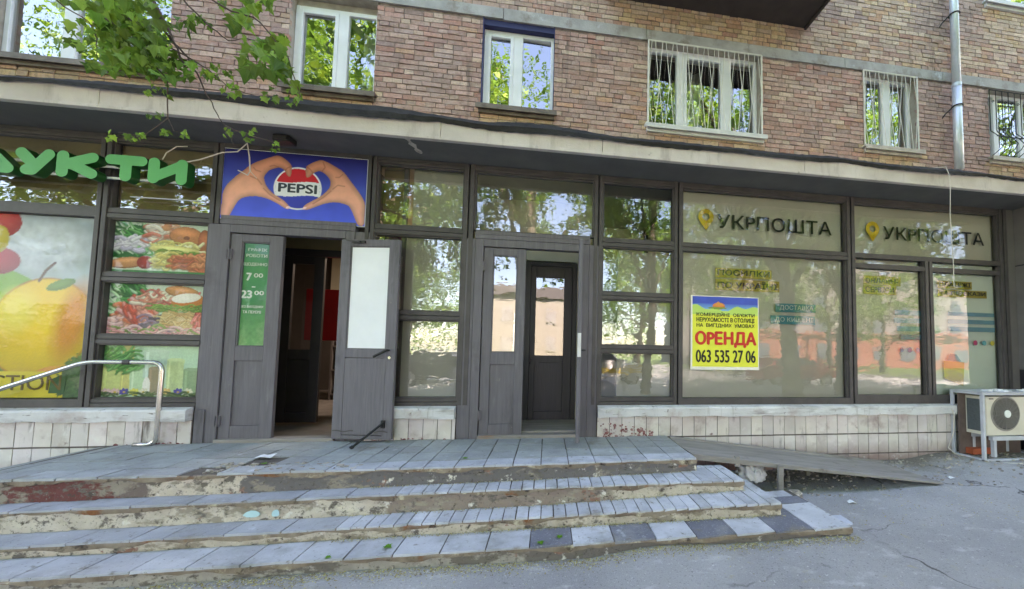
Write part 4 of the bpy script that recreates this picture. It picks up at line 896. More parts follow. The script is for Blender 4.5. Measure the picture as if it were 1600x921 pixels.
strips('three blue strips above three coloured dots on the pane behind the cage', [(5.64, 6.43, 1.60, 1.655), (5.64, 6.43, 1.49, 1.55), (5.64, 6.43, 1.38, 1.445)], [(6.09, 1.22, S(206, 70, 120)), (6.24, 1.22, S(90, 180, 190)), (6.38, 1.22, S(214, 200, 70))])
t_ = thing('window_sticker', 'yellow parcel box print with teal lid on the pane behind the cage', 'sticker', (5.7, YT, .64))
q = MB(); q.face([(5.55, YT+.006, .71), (5.86, YT+.006, .60), (5.89, YT+.006, .94), (5.54, YT+.006, .96)]); q.build('box_print', mt['olive'], t_)
q = MB(); q.face([(5.60, YT+.006, .965), (5.84, YT+.006, .95), (5.76, YT+.006, 1.05), (5.65, YT+.006, 1.06)]); q.build('lid_print', mt['teal'], t_)

# ------------------------------------------------------------------ printed pictures (painted into the vertex colours of a fine mesh)
class Paint:
    def __init__(s, w_, h_, px, bg):
        s.w, s.h = w_, h_; s.nx, s.nz = int(w_/px), int(h_/px); s.X, s.Z = np.meshgrid(np.linspace(0, w_, s.nx+1), np.linspace(0, h_, s.nz+1))
        s.img = np.ones(s.X.shape+(3,))*np.array(bg[:3]); s.rng = np.random.RandomState(5)
    def nz_(s, sc, seed=0, oct_=3):
        r = np.zeros_like(s.X); rg_ = np.random.RandomState(seed); a = 1.0
        for o_ in range(oct_):
            for k_ in range(4):
                th, ph = rg_.uniform(0, 6.28, 2); f_ = sc*2**o_*rg_.uniform(.7, 1.3)
                r += a*np.sin(f_*(s.X*math.cos(th)+s.Z*math.sin(th))*6.28+ph+1.7*np.sin(f_*2.1*(s.X*math.sin(th)-s.Z*math.cos(th))*3))/4
            a *= .6
        return r
    def put(s, mk, c, tex=None, shade=None):
        col = np.ones(s.img.shape)*np.array(c[:3])
        if tex is not None: col = col*(1+tex[..., None])
        if shade is not None: col = col*shade[..., None]
        mk = np.clip(mk, 0, 1)[..., None]; s.img = s.img*(1-mk)+np.clip(col, 0, 1)*mk
    def ell(s, x, z, rx, rz_, c, ang=0, tex=0.0, sc=20, light=.35, seed=0, soft=.03, wob=0.0):
        ca, sa = math.cos(ang), math.sin(ang); u = ((s.X-x)*ca+(s.Z-z)*sa)/rx; v = (-(s.X-x)*sa+(s.Z-z)*ca)/rz_
        d = np.sqrt(u*u+v*v)
        if wob: d = d+wob*s.nz_(9, seed+3)
        sh = 1+light*(.35-.6*d+.35*v-.15*u); s.put((1-d)/soft+.5, c, tex*s.nz_(sc, seed) if tex else None, sh)
    def poly(s, pts, c, tex=None, shade=None):
        x, z = s.X, s.Z; ins = np.zeros(x.shape, bool); n = len(pts)
        for i in range(n):
            (x1, z1), (x2, z2) = pts[i], pts[(i+1) % n]
            if z1 == z2: continue
            cnd = ((z1 > z) != (z2 > z)) & (x < (x2-x1)*(z-z1)/(z2-z1)+x1); ins ^= cnd
        s.put(ins.astype(float), c, tex, shade); return ins
    def dist(s, pts, closed=True):
        d = np.full(s.X.shape, 9.9); n = len(pts)
        for i in range(n if closed else n-1):
            (x1, z1), (x2, z2) = pts[i], pts[(i+1) % n]; L = (x2-x1)**2+(z2-z1)**2+1e-9
            t = np.clip(((s.X-x1)*(x2-x1)+(s.Z-z1)*(z2-z1))/L, 0, 1); d = np.minimum(d, np.hypot(s.X-x1-t*(x2-x1), s.Z-z1-t*(z2-z1)))
        return d
    def line(s, pts, r_, c, a=1.0): s.put(a*np.clip((r_-s.dist(pts, False))/(r_*.5)+.5, 0, 1), c)
    def build(s, name, x0, y, z0, mat_, parent, xf=None):
        me = bpy.data.meshes.new(name); o0 = ORG.get(parent, Vector((0, 0, 0))); nx, nz_ = s.nx+1, s.nz+1
        v = np.stack([s.X+x0-o0.x, np.full(s.X.shape, y-o0.y), s.Z+z0-o0.z], -1).reshape(-1, 3)
        i, j = np.meshgrid(np.arange(s.nx), np.arange(s.nz)); a = (j*nx+i).ravel()
        f_ = np.stack([a, a+1, a+nx+1, a+nx], -1)
        me.from_pydata(v.tolist(), [], f_.tolist()); me.materials.append(mat_)
        ca = me.color_attributes.new('Col', 'FLOAT_COLOR', 'POINT'); rgba = np.ones((len(v), 4)); rgba[:, :3] = np.clip(s.img, 0, 1).reshape(-1, 3); ca.data.foreach_set('color', rgba.ravel())
        me.update(); o = bpy.data.objects.new(name, me); COL.objects.link(o); o.parent = parent; ORG[o] = o0; return o
def chaikin(p, n=2):
    for _ in range(n):
        q = []
        for i in range(len(p)):
            a, b = p[i], p[(i+1) % len(p)]; q += [(a[0]*.75+b[0]*.25, a[1]*.75+b[1]*.25), (a[0]*.25+b[0]*.75, a[1]*.25+b[1]*.75)]
        p = q
    return p
# banner with two hands forming a heart
bw, bh = 1.425, .765
P = Paint(bw, bh, .0055, S(20, 16, 110))
def bmap(x, y):                                                        # measured corners of the banner -> its own metres
    s_, t = .5, .5
    for _ in range(12):
        xl, xr_ = 85-40*t, 1510-30*t; yl, yr = 30+680*t, 115+680*t
        s_ = (x-xl)/(xr_-xl); yt, yb = 30+85*s_, 710+85*s_; t = (y-yt)/(yb-yt)
    return (s_*bw, (1-t)*bh)
tz = P.Z/bh
gcol = np.array(S(18, 14, 96)[:3])*(tz[..., None])+np.array(S(72, 98, 236)[:3])*(1-tz[..., None]); P.img = gcol*(1+.12*P.nz_(1.2, 4)[..., None])
P.put(np.exp(-((P.Z-.40)/.06)**2)*.5*np.clip(np.abs(P.X-bw/2)/.6, 0, 1), S(70, 96, 190))
c0 = bmap(797, 418); rx, rz_ = .238, .238
P.ell(c0[0], c0[1], rx, rz_, S(240, 240, 242), light=0); P.ell(c0[0], c0[1], rx*.935, rz_*.935, S(48, 62, 178), light=.0)
inn = ((P.X-c0[0])/(rx*.935))**2+((P.Z-c0[1])/(rz_*.935))**2 < 1
wv = .012*np.sin((P.X-c0[0])/rx*3.0)
P.put((inn & (P.Z > c0[1]+.07+wv)).astype(float), S(214, 22, 40)); P.put((inn & (P.Z <= c0[1]+.07+wv) & (P.Z > c0[1]-.085+wv)).astype(float), S(238, 240, 242))
HL = [(45, 712), (60, 560), (75, 420), (180, 312), (270, 240), (340, 182), (410, 150), (500, 118), (590, 86), (650, 110), (700, 150), (738, 192), (736, 250), (722, 306), (690, 292), (668, 240), (630, 214), (600, 210), (560, 222), (510, 240), (470, 290), (462, 320), (480, 385), (520, 440), (570, 482), (640, 522), (700, 572), (720, 618), (700, 626), (660, 610), (600, 570), (500, 520), (400, 497), (300, 500), (222, 530), (170, 620), (122, 714)]
HR = [(1480, 797), (1484, 640), (1485, 540), (1400, 420), (1320, 320), (1260, 240), (1190, 200), (1120, 160), (1035, 122), (970, 142), (910, 172), (878, 196), (872, 260), (882, 314), (915, 300), (950, 262), (1000, 238), (1040, 246), (1090, 280), (1130, 340), (1122, 400), (1085, 448), (1020, 500), (930, 545), (860, 585), (846, 625), (880, 634), (940, 616), (1010, 586), (1100, 558), (1200, 550), (1290, 575), (1330, 600), (1370, 690), (1410, 790)]
for hp, sd_ in ((HL, 1), (HR, 2)):
    pl = chaikin([bmap(*p) for p in hp], 2); d = P.dist(pl); up_ = np.clip((P.Z-.20)/.5, 0, 1)
    sh = (.46+.60*np.clip(d/.06, 0, 1)**.6)*(1-.14*up_)*(1+.05*P.nz_(5, sd_))
    P.poly(pl, S(250, 178, 148), None, sh); msk = P.poly(pl, S(250, 178, 148), None, sh)
    warm = np.clip((P.Z-.33)/.3, 0, 1)*msk*.45; P.put(warm, S(206, 112, 62), None, sh)
    pinkm = np.clip((.34-P.Z)/.34, 0, 1)*msk*.35; P.put(pinkm, S(236, 170, 176), None, sh)
for L_ in ([(360, 215), (380, 240), (430, 255)], [(600, 205), (560, 190), (520, 200)], [(735, 195), (690, 215), (668, 240)], [(330, 300), (400, 330), (440, 380)], [(1250, 270), (1215, 300), (1180, 300)], [(1040, 240), (1070, 200), (1050, 150)], [(880, 195), (920, 225), (950, 262)], [(1150, 420), (1200, 380), (1270, 390)], [(460, 420), (520, 480), (620, 540)], [(1130, 440), (1060, 500), (950, 570)]):
    P.line([bmap(*p) for p in L_], .007, S(150, 74, 46), .45)
for c_ in ((700, 606), (866, 612)): q = bmap(*c_); P.ell(q[0], q[1], .022, .014, S(250, 206, 206), ang=.5, light=.2)
bn = thing('banner', 'blue drink banner with two hands forming a heart around a round emblem', 'banner', (-2.78, -.01, 2.355))
P.build('print', -3.488, -.012, 2.365, mt['printgloss'], bn)
mb = MB(); mb.box(-3.492, -2.058, -.0105, .03, 2.36, 3.135); mb.build('panel', mt['inkwhite'], bn)
mb = MB(); mb.box(-3.49, -2.058, -.02, .0, 3.137, 3.15); mb.box(-3.49, -2.058, -.018, .05, 3.152, ZS-.002); mb.build('edge_strip', mt['frame'], bn)
p0, p1 = bmap(590, 448), bmap(1000, 382)
text_mb('PEPSI', -3.488+c0[0]-.188, -3.488+c0[0]+.188, 2.365+c0[1]-.048, 2.365+c0[1]+.048, -.0135, .035).build('lettering', mt['logoink'], bn)

# big fruit poster
P = Paint(1.86, 1.84, .011, S(190, 202, 208)); P.img *= (1+.12*P.nz_(.8, 2)[..., None])
P.put(np.clip((P.Z-1.25)/.5, 0, 1)*.6, S(160, 172, 180), .25*P.nz_(3, 8)); P.ell(1.35, 1.52, .45, .26, S(212, 216, 222), tex=.15, sc=4, light=.3, soft=.5, seed=2)
P.put(((P.Z < .78)).astype(float)*np.clip((.78-P.Z)/.12, 0, 1), S(120, 140, 50), .35*P.nz_(7, 3)); P.put(((P.Z < .92) & (P.X < 1.0)).astype(float)*.8, S(92, 104, 60), .3*P.nz_(5, 6))
P.ell(1.05, 1.02, .48, .26, S(126, 176, 66), ang=-.35, light=.6, tex=.05); P.ell(1.0, 1.36, .20, .14, S(196, 40, 44), light=.6) ; P.ell(1.02, 1.75, .16, .15, S(206, 44, 48), light=.6); P.ell(1.0, 1.58, .09, .14, S(214, 190, 60), light=.3)
P.ell(1.42, .70, .435, .515, S(196, 128, 24), ang=-.3, light=.1); P.ell(1.42, .70, .42, .50, S(244, 200, 40), ang=-.3, light=.5, tex=.06, sc=26, seed=5); P.ell(1.68, .76, .13, .36, S(226, 140, 34), ang=-.2, light=.3, tex=.10, sc=22, soft=.9); P.ell(1.20, .86, .16, .20, S(252, 226, 96), ang=-.3, light=.1, soft=.9)
P.line([(1.37, 1.17), (1.42, 1.28), (1.49, 1.36)], .013, S(112, 72, 50)); P.ell(1.56, 1.14, .13, .05, S(110, 150, 60), ang=.4, light=.5)
P.ell(1.62, .22, .22, .10, S(222, 150, 70), light=.5); P.put(((P.Z < .26)).astype(float), S(228, 206, 50), .06*P.nz_(3, 9)); P.ell(1.80, .16, .20, .26, S(70, 108, 56), tex=.4, sc=12, wob=.15, seed=4)
fp = thing('poster', 'large fruit poster with a big orange yellow fruit on the far left pane', 'poster', (-5.5, .055, .46)); P.build('print', -6.47, .055, .457, mt['print'], fp)
text_mb('CTION', -5.42, -4.83, .53, .68, .0535, .004).build('words', flat('brown_lettering', S(120, 96, 30)), fp); q = MB(); q.prism([(-4.93, .50), (-4.80, .50), (-4.79, .70), (-4.92, .64)], .052, .053); q.build('printed_bush', flat('bush_print', S(70, 108, 56)), fp)
# food posters
def food(seed, h, blobs, bg=S(206, 224, 204)):
    P = Paint(.905, h, .006, bg); P.img *= (1+.05*P.nz_(2, seed)[..., None])
    P.put((P.nz_(1.5, seed+1) > 0).astype(float)*(P.X < .36)*np.clip((.40-P.X)/.1, 0, 1), S(40, 110, 58), .45*P.nz_(9, seed+2))
    for b in blobs: P.ell(*b[:4], S(*b[4]), ang=b[5], tex=b[6], sc=b[7], light=.55, seed=int(b[0]*100), wob=.10)
    rr2 = np.random.RandomState(seed)
    for _ in range(150):
        b = blobs[rr2.randint(len(blobs))]; c = [min(255, max(0, v+rr2.randint(-38, 38))) for v in b[4]]; t_ = rr2.uniform(0, 6.28)
        P.ell(b[0]+b[2]*.8*math.cos(t_)*rr2.rand(), b[1]+b[3]*.8*math.sin(t_)*rr2.rand(), rr2.uniform(.008, .04), rr2.uniform(.004, .014), S(*c), ang=rr2.uniform(-.6, .6), light=.5, soft=.4)
    P.img *= (1+.12*P.nz_(14, seed+7)[..., None]+.10*P.nz_(34, seed+8)[..., None]); return P
def stroke_pile(P, seed, x0, x1, z0, z1, cols, n, r0, r1, slope=0.0):
    r = np.random.RandomState(seed)
    for _ in range(n):
        x, z, L = r.uniform(x0, x1), r.uniform(z0, z1), r.uniform(.05, .16); c = cols[r.randint(len(cols))]; a = slope+r.uniform(-.5, .5); bnd = r.uniform(-.04, .04); q = r.uniform(r0, r1)
        pts = [(x+(t-.5)*L*math.cos(a), z+(t-.5)*L*math.sin(a)+bnd*(1-(2*t-1)**2)) for t in (0, .25, .5, .75, 1)]
        P.line(pts, q, S(*[v*.72 for v in c]), .6); P.line([(u, v+q*.35) for u, v in pts], q*.72, S(*c), .85); P.line([(u, v+q*.65) for u, v in pts], q*.25, S(*[min(255, v*1.12+14) for v in c]), .7)
def bread(P, x, z, rx, rz_, ang, c=(208, 148, 96)):
    P.ell(x, z, rx, rz_, S(*[v*.78 for v in c]), ang=ang, light=.2, wob=.03); P.ell(x, z+rz_*.10, rx*.95, rz_*.86, S(*c), ang=ang, tex=.10, sc=24, light=.25, wob=.03, seed=int(x*90)); P.ell(x-rx*.1, z+rz_*.4, rx*.6, rz_*.3, S(*[min(255, v*1.15+12) for v in c]), ang=ang, light=0, soft=1.0)
def food(seed, h, fn, bg=S(206, 224, 204)):
    P = Paint(.905, h, .0055, bg); P.img *= (1+.04*P.nz_(2, seed)[..., None])
    P.put((P.nz_(1.3, seed+1) > -.2).astype(float)*np.clip((.36-P.X)/.08, 0, 1)*(P.Z > .15), S(36, 112, 60))
    stroke_pile(P, seed+3, 0, .34, .2, h, [(60, 150, 76), (34, 100, 54), (110, 180, 110), (180, 220, 180)], 60, .006, .02, -.6)
    fn(P); P.img *= (1+.07*P.nz_(18, seed+7)[..., None]+.06*P.nz_(40, seed+8)[..., None]); return P
def f1(P):
    stroke_pile(P, 1, .0, .26, .26, .40, [(232, 222, 236), (206, 196, 222), (240, 236, 240)], 26, .012, .028); bread(P, .14, .11, .17, .06, .12, (214, 150, 104))
    stroke_pile(P, 2, .32, .52, .36, .52, [(236, 212, 196), (226, 170, 140), (206, 110, 90), (240, 230, 214)], 36, .012, .026); P.ell(.47, .50, .04, .035, S(214, 150, 110), light=.4)
    bread(P, .66, .41, .16, .11, -.1, (206, 132, 88)); P.ell(.66, .40, .03, .02, S(140, 78, 64)); bread(P, .84, .33, .07, .17, .1, (176, 96, 66))
    stroke_pile(P, 3, .36, .80, .24, .33, [(226, 214, 146), (206, 190, 110), (240, 232, 190)], 44, .008, .02, -.05); bread(P, .56, .26, .24, .055, -.07, (222, 206, 138)); stroke_pile(P, 4, .40, .78, .19, .24, [(126, 160, 66), (90, 130, 50)], 26, .005, .012)
    P.ell(.30, .12, .075, .07, S(172, 62, 54), light=.6); stroke_pile(P, 5, .40, .60, .07, .20, [(226, 214, 150), (214, 196, 120)], 26, .012, .024); stroke_pile(P, 6, .56, .86, .06, .20, [(206, 112, 80), (222, 140, 100), (190, 92, 70)], 44, .012, .028, .1); P.put((P.Z < .035).astype(float), S(60, 140, 84), .2*P.nz_(9, 1))
def f2(P):
    stroke_pile(P, 11, .02, .36, .04, .20, [(236, 170, 150), (226, 120, 84), (240, 190, 190)], 60, .012, .03, .3); stroke_pile(P, 12, .14, .42, .14, .34, [(226, 104, 72), (214, 90, 70), (236, 150, 140), (240, 176, 176)], 60, .012, .03, -.8)
    stroke_pile(P, 13, .26, .56, .28, .44, [(206, 120, 104), (190, 84, 76), (226, 150, 130), (236, 220, 200)], 60, .010, .022, .1); bread(P, .66, .46, .16, .06, -.12, (208, 140, 88))
    stroke_pile(P, 14, .34, .54, .05, .18, [(110, 92, 116), (150, 120, 150), (86, 70, 90)], 34, .008, .02); P.poly([(.46, .08), (.86, .06), (.86, .27), (.50, .28)], S(218, 184, 128), .12*P.nz_(26, 3)); stroke_pile(P, 15, .47, .86, .08, .27, [(226, 196, 144), (206, 166, 108), (196, 150, 96)], 60, .004, .010)
    stroke_pile(P, 16, .80, .90, .05, .42, [(206, 80, 76), (226, 110, 100)], 30, .010, .022, 1.4); P.ell(.72, .36, .155, .085, S(216, 124, 56), ang=.12, light=.35); P.ell(.70, .395, .135, .05, S(240, 234, 224), ang=.14, light=.1)
    stroke_pile(P, 17, .40, .88, .27, .30, [(96, 140, 60), (130, 166, 80)], 34, .005, .012); stroke_pile(P, 18, .05, .9, .01, .07, [(226, 150, 156), (236, 190, 190), (120, 150, 70)], 70, .006, .016)
def f3(P):
    P.img = P.img*.85+.15*np.array(S(236, 250, 240)[:3])
    for x, z, w_, hh, c in ((.12, .20, .12, .17, (222, 214, 120)), (.22, .30, .05, .22, (226, 196, 96)), (.34, .22, .09, .15, (206, 226, 190)), (.47, .34, .11, .14, (204, 220, 214)), (.47, .16, .055, .14, (158, 84, 64)), (.65, .21, .075, .18, (220, 226, 160)), (.81, .14, .08, .15, (140, 160, 120))):
        P.poly([(x-w_, z-hh), (x+w_, z-hh), (x+w_*1.05, z+hh), (x-w_*1.05, z+hh)], S(*c), .10*P.nz_(9, int(x*100))); P.poly([(x-w_*.8, z-hh), (x-w_*.6, z-hh), (x-w_*.6, z+hh), (x-w_*.85, z+hh)], S(*[min(255, v*1.12+16) for v in c])); P.ell(x, z+hh, w_*1.05, .018, S(*[min(255, v*.9+30) for v in c]), light=.1)
    P.img = P.img*.66+.34*np.array(S(186, 222, 178)[:3]); stroke_pile(P, 29, 0, .30, .26, .50, [(90, 160, 84), (120, 186, 110), (60, 130, 66)], 50, .008, .02, .4)
    P.ell(.40, .11, .035, .10, S(246, 240, 230), light=.1)
    for x, c in ((.05, (236, 200, 200)), (.13, (230, 190, 190)), (.21, (92, 80, 170)), (.30, (240, 226, 110)), (.38, (236, 228, 200)), (.58, (240, 200, 120)), (.69, (100, 86, 180)), (.78, (240, 236, 206))):
        for k in range(7): P.ell(x+.028*math.cos(k*.9), .055+.022*math.sin(k*.9), .020, .014, S(*c), ang=k*.9, light=.3)
        P.ell(x, .055, .012, .010, S(220, 180, 60))
    stroke_pile(P, 23, 0, .9, 0, .04, [(60, 84, 56), (96, 120, 70)], 40, .006, .012)
for P, z0, lab in ((food(11, .55, f1), 1.743, 'food poster with piled sandwiches and a large bun, topmost of three'), (food(23, .538, f2), 1.104, 'food poster with meats and half an egg, middle of three'), (food(37, .537, f3, S(196, 226, 204)), .457, 'pale green poster of drinks and flowers, lowest of three')):
    o = P.build('poster', -4.497, .055, z0, mt['print'], None); o.location = (0, 0, 0); tag(o, lab, 'poster', 'food posters in the narrow window')
# opening hours sign
P = Paint(.27, 1.12, .006, S(60, 150, 96)); P.img *= (1+.10*P.nz_(2, 3)[..., None]); P.put(np.clip((.5-P.Z)/.4, 0, 1)*.55, S(128, 186, 120), .25*P.nz_(8, 5)); P.put(np.clip((P.Z-.85)/.3, 0, 1)*.5, S(70, 140, 130))
hs = thing('opening_hours_sign', 'narrow green opening hours sign in the glass of the left door', 'sign', (-3.13, .02, 1.0)); P.build('print', -3.265, .022, 1.002, mt['print'], hs)
for s_, x0, x1, z0, z1, b_ in (('ГРАФІК', -3.22, -3.04, 2.03, 2.065, .02), ('РОБОТИ', -3.235, -3.035, 1.965, 2.0, .02), ('ЩОДЕННО', -3.255, -3.03, 1.865, 1.905, .01), ('7', -3.22, -3.175, 1.71, 1.79, .04), ('00', -3.15, -3.065, 1.745, 1.79, .03), ('–', -3.165, -3.13, 1.635, 1.648, .0), ('23', -3.26, -3.16, 1.52, 1.60, .04), ('00', -3.135, -3.045, 1.555, 1.60, .03), ('БЕЗ ВИХІДНИХ', -3.26, -3.04, 1.41, 1.44, .02), ('ТА ПЕРЕРВ', -3.235, -3.06, 1.355, 1.385, .02)):
    text_mb(s_, x0, x1, z0, z1, .0205, b_).build('words', mt['inkwhite'], hs)
# rent poster
rw, rh = .93, .945
P = Paint(rw, rh, .007, S(232, 232, 70)); P.img *= (1+.05*P.nz_(2.5, 3)[..., None])
P.put((P.Z > rh-.19).astype(float), S(54, 84, 190), .08*P.nz_(2, 4)); P.put(((P.Z > rh-.19) & (P.Z < rh-.10)).astype(float)*np.clip((rh-.08-P.Z)/.12, 0, 1), S(120, 190, 226)); P.put((P.Z < rh-.16+.025*np.sin(P.X*9+1)+.02*np.sin(P.X*23)).astype(float)*(P.Z > rh-.24), S(186, 220, 106))
P.ell(.38, rh-.13, .085, .045, S(222, 130, 60), light=.4); P.poly([(.32, rh-.12), (.37, rh-.07), (.42, rh-.10), (.46, rh-.12)], S(232, 150, 70)); P.ell(.36, rh-.155, .13, .014, S(120, 150, 60), light=.1)
bd = ((P.X < .025) | (P.X > rw-.012) | (P.Z < .035) | (P.Z > rh-.012)).astype(float); P.put(bd, S(236, 232, 222), .06*P.nz_(6, 2))
rt = thing('rent_poster', 'yellow rent poster with red word and phone number taped to the big pane', 'poster', (2.25, .01, .80)); P.build('print', 1.785, .026, .80, mt['print'], rt)
for s_, x0, x1, z0, z1, mm, b_ in (('КОМЕРЦІЙНІ  ОБ\'ЄКТИ', 1.865, 2.655, 1.475, 1.535, 'ink', .02), ('НЕРУХОМОСТІ В СТОЛИЦІ', 1.865, 2.655, 1.40, 1.465, 'ink', .02), ('НА  ВИГІДНИХ  УМОВАХ', 1.865, 2.655, 1.335, 1.39, 'ink', .02), ('ОРЕНДА', 1.855, 2.67, 1.09, 1.285, 'red', .035), ('063 535 27 06', 1.86, 2.665, .895, 1.05, 'ink', .02)):
    text_mb(s_, x0, x1, z0, z1, .0245, b_).build('words', mt[mm], rt)
# green shop letters
sg = thing('shop_sign', 'chunky green three dimensional letters on two rails above the left windows', 'sign', (-4.5, -.12, 2.6))
YF, YBK_ = -.175, -.095
def letter(strokes, r_):
    q = MB()
    for k, (a, b) in enumerate(strokes):
        d = Vector((b[0]-a[0], b[1]-a[1])); an = math.atan2(d.y, d.x) if d.length > 1e-4 else 0; n = 12
        pl = [(b[0]+r_*math.cos(an-math.pi/2+math.pi*i/n), b[1]+r_*math.sin(an-math.pi/2+math.pi*i/n)) for i in range(n+1)]+[(a[0]+r_*math.cos(an+math.pi/2+math.pi*i/n), a[1]+r_*math.sin(an+math.pi/2+math.pi*i/n)) for i in range(n+1)]
        q.prism(pl, YF-.0006*k, YBK_+.0006*k, 1); q.face([(x, YF-.0006*k-.0008, z) for x, z in pl], 0)
    return q.build('letter', [mt['green'], mt['greenside']], sg)
r_ = .050; zt, zb, zm = 2.842, 2.678, 2.76
letter([((-5.52, zb), (-5.34, zt)), ((-5.34, zt), (-5.18, zb)), ((-5.52, zb), (-5.18, zb)), ((-5.40, zb+.05), (-5.28, zb+.05))], r_)
letter([((-5.08, zt), (-4.985, zm-.02)), ((-4.86, zt), (-4.985, zb)), ((-5.03, zb), (-4.985, zb))], r_)
letter([((-4.745, zt), (-4.745, zb)), ((-4.72, zm), (-4.50, zt)), ((-4.68, zm+.01), (-4.50, zb)), ((-4.745, zm), (-4.64, zm))], r_)
letter([((-4.345, zt), (-4.085, zt)), ((-4.215, zt), (-4.215, zb))], r_)
letter([((-3.975, zt), (-3.975, zb)), ((-3.73, zt), (-3.73, zb)), ((-3.96, zb+.02), (-3.74, zt-.02))], r_)
for z in (2.80, 2.685):
    q = MB(); q.box(-6.4, -3.70, YBK_+.004, YBK_+.02, z-.010, z+.010); q.build('rail', mt['inkwhite'], sg)
q = MB(); q.box(-4.30, -3.62, -.03, -.018, 2.52, 2.53); q.build('bracket', mt['cage'], sg)

# ------------------------------------------------------------------ pots behind the upper left window
pv = thing('vase', 'tall pink vase inside the upper left window', 'vase', (-6.28, 1.0, 4.43)); q = MB(); q.tube([(-6.28, 1.0, 4.43+.03*k) for k in range(11)], [.055, .06, .062, .06, .055, .052, .05, .05, .052, .056, .06], 16); q.build('body', flat('pink_glaze', S(150, 100, 110)), pv, smooth=True)
pf = thing('flower_pot', 'low red flower pot inside the upper left window', 'pot', (-6.14, .95, 4.43)); q = MB(); q.tube([(-6.14, .95, 4.43), (-6.14, .95, 4.53), (-6.14, .95, 4.535), (-6.14, .95, 4.56)], [.075, .09, .10, .10], 16); q.build('pot', flat('red_pot', S(186, 50, 52)), pf)
pb_ = thing('flower_pot', 'pale green pear shaped pot beside the red flower pot', 'pot', (-5.99, 1.0, 4.43)); q = MB(); q.tube([(-5.99, 1.0, 4.43), (-5.99, 1.0, 4.50), (-5.99, 1.0, 4.60), (-5.99, 1.0, 4.70)], [.08, .085, .06, .025], 16); q.build('pot', flat('pale_green_glaze', S(176, 200, 140)), pb_, smooth=True)

# ------------------------------------------------------------------ trees
def leaf_pts(sz):
    base = [(0, 0), (.22, -.06), (.46, .12), (.34, .26), (.62, .52), (.36, .52), (.26, .62), (.0, 1.0), (-.26, .62), (-.36, .52), (-.62, .52), (-.34, .26), (-.46, .12), (-.22, -.06)]
    return [(x*sz, y*sz) for x, y in base]
def add_leaf(mb, p, sz, rnd, droop=.8, col=None):
    d = Vector((rnd.uniform(-1, 1), rnd.uniform(-1, 1), rnd.uniform(-1.2, .2)-droop)).normalized(); nrm = Vector((rnd.uniform(-.8, .8), -1+rnd.uniform(-.4, .8), rnd.uniform(-.2, .9)))
    e = d.cross(nrm).normalized(); n_ = e.cross(d); pts = leaf_pts(sz); f_ = rnd.uniform(.1, .6)
    V = [p+e*x+d*y+n_*(f_*abs(x)-rnd.uniform(.1, .4)*y*y/sz) for x, y in pts]
    k = rnd.choice((.5, .7, .9, 1.0, 1.25))*rnd.uniform(.9, 1.1); c = col or (k*rnd.uniform(.8, 1.1), k, k*rnd.uniform(.6, 1.0), 1)  # random tone per leaf; the wide spread stands in for backlit and shaded leaves
    mb.face([V[0], V[1], V[2], V[3], V[4], V[5], V[6], V[7]], 0, c); mb.face([V[0], V[7], V[8], V[9], V[10], V[11], V[12], V[13]], 0, c)
def tree(loc, h, lean, crown, seed, lab, n=4200, r0=.22, fork=2.6, lowest=3.4, lsz=.19):
    rnd = random.Random(seed); x, y = loc; z = ground_z(x, y)-.05; t = thing('maple_tree', lab, 'tree', (x, y, z), 'maple trees in the yard opposite the shops')
    tm = MB(); top = Vector((x+lean[0], y+lean[1], z+h*.62)); pts = [Vector((x, y, z)).lerp(top, k/8)+Vector((rnd.uniform(-.08, .08), rnd.uniform(-.08, .08), 0))*(k > 0) for k in range(9)]
    tm.tube([tuple(p) for p in pts], [r0*(1.25 if k == 0 else 1)*(1-.065*k) for k in range(9)], 12); tr_ = tm.build('trunk', mt['bark'], t, smooth=True)
    bm_ = MB(); tips = []
    for k in range(9):
        i = min(8, 3+rnd.randrange(6)) if k else 3; s0 = pts[i]; a = rnd.uniform(0, 6.28); L = rnd.uniform(.45, .95)*crown
        e = s0+Vector((math.cos(a)*L, math.sin(a)*L, rnd.uniform(.35, .9)*h*.35)); mid = s0.lerp(e, .5)+Vector((0, 0, .25)); bm_.tube([tuple(s0), tuple(mid), tuple(e)], [r0*.42, r0*.26, r0*.08], 7); tips += [mid, e, mid.lerp(e, .5)]
    bm_.build('limb', mt['bark'], tr_, smooth=True)
    lm = MB(); cl = []
    for k in range(60):
        a, u = rnd.uniform(0, 6.28), rnd.uniform(-1, 1); rr_ = crown*rnd.uniform(.35, 1.0)**.7; c = Vector((x+lean[0]*.8+rr_*math.cos(a)*math.sqrt(1-u*u*.8), y+lean[1]*.8+rr_*math.sin(a)*math.sqrt(1-u*u*.8), z+h*.66+u*h*.34))
        if c.z < z+lowest: c.z = z+lowest+rnd.uniform(0, 1)
        cl.append((c, rnd.uniform(.45, 1.0), rnd.uniform(.7, 1.2)))
    for p_ in tips: cl.append((p_, .6, 1.0))
    for k in range(n):
        c, rad, br = cl[rnd.randrange(len(cl))]; q = Vector((rnd.gauss(0, 1), rnd.gauss(0, 1), rnd.gauss(0, .8)))*rad*.55; p = c+q
        d = Vector((rnd.uniform(-1, 1), rnd.uniform(-1, 1), rnd.uniform(-1, .3))).normalized(); e = d.cross(Vector((rnd.uniform(-1, 1), rnd.uniform(-1, 1), 1))).normalized(); s_ = lsz*rnd.uniform(.7, 1.4); k_ = br*rnd.uniform(.8, 1.15)
        lm.face([p-e*s_*.6, p+d*s_*.25-e*s_*.15, p+d*s_*1.1, p+d*s_*.3+e*s_*.6], 0, (k_*rnd.uniform(.85, 1.1), k_, k_*rnd.uniform(.6, 1.0), 1))
    lm.build('crown', mt['leaf'], t); return t, pts
tree((7.0, -5.2), 14, (-.5, -.3), 3.6, 21, 'forked maple behind the camera reflected in the wide right pane', 8500, .24)
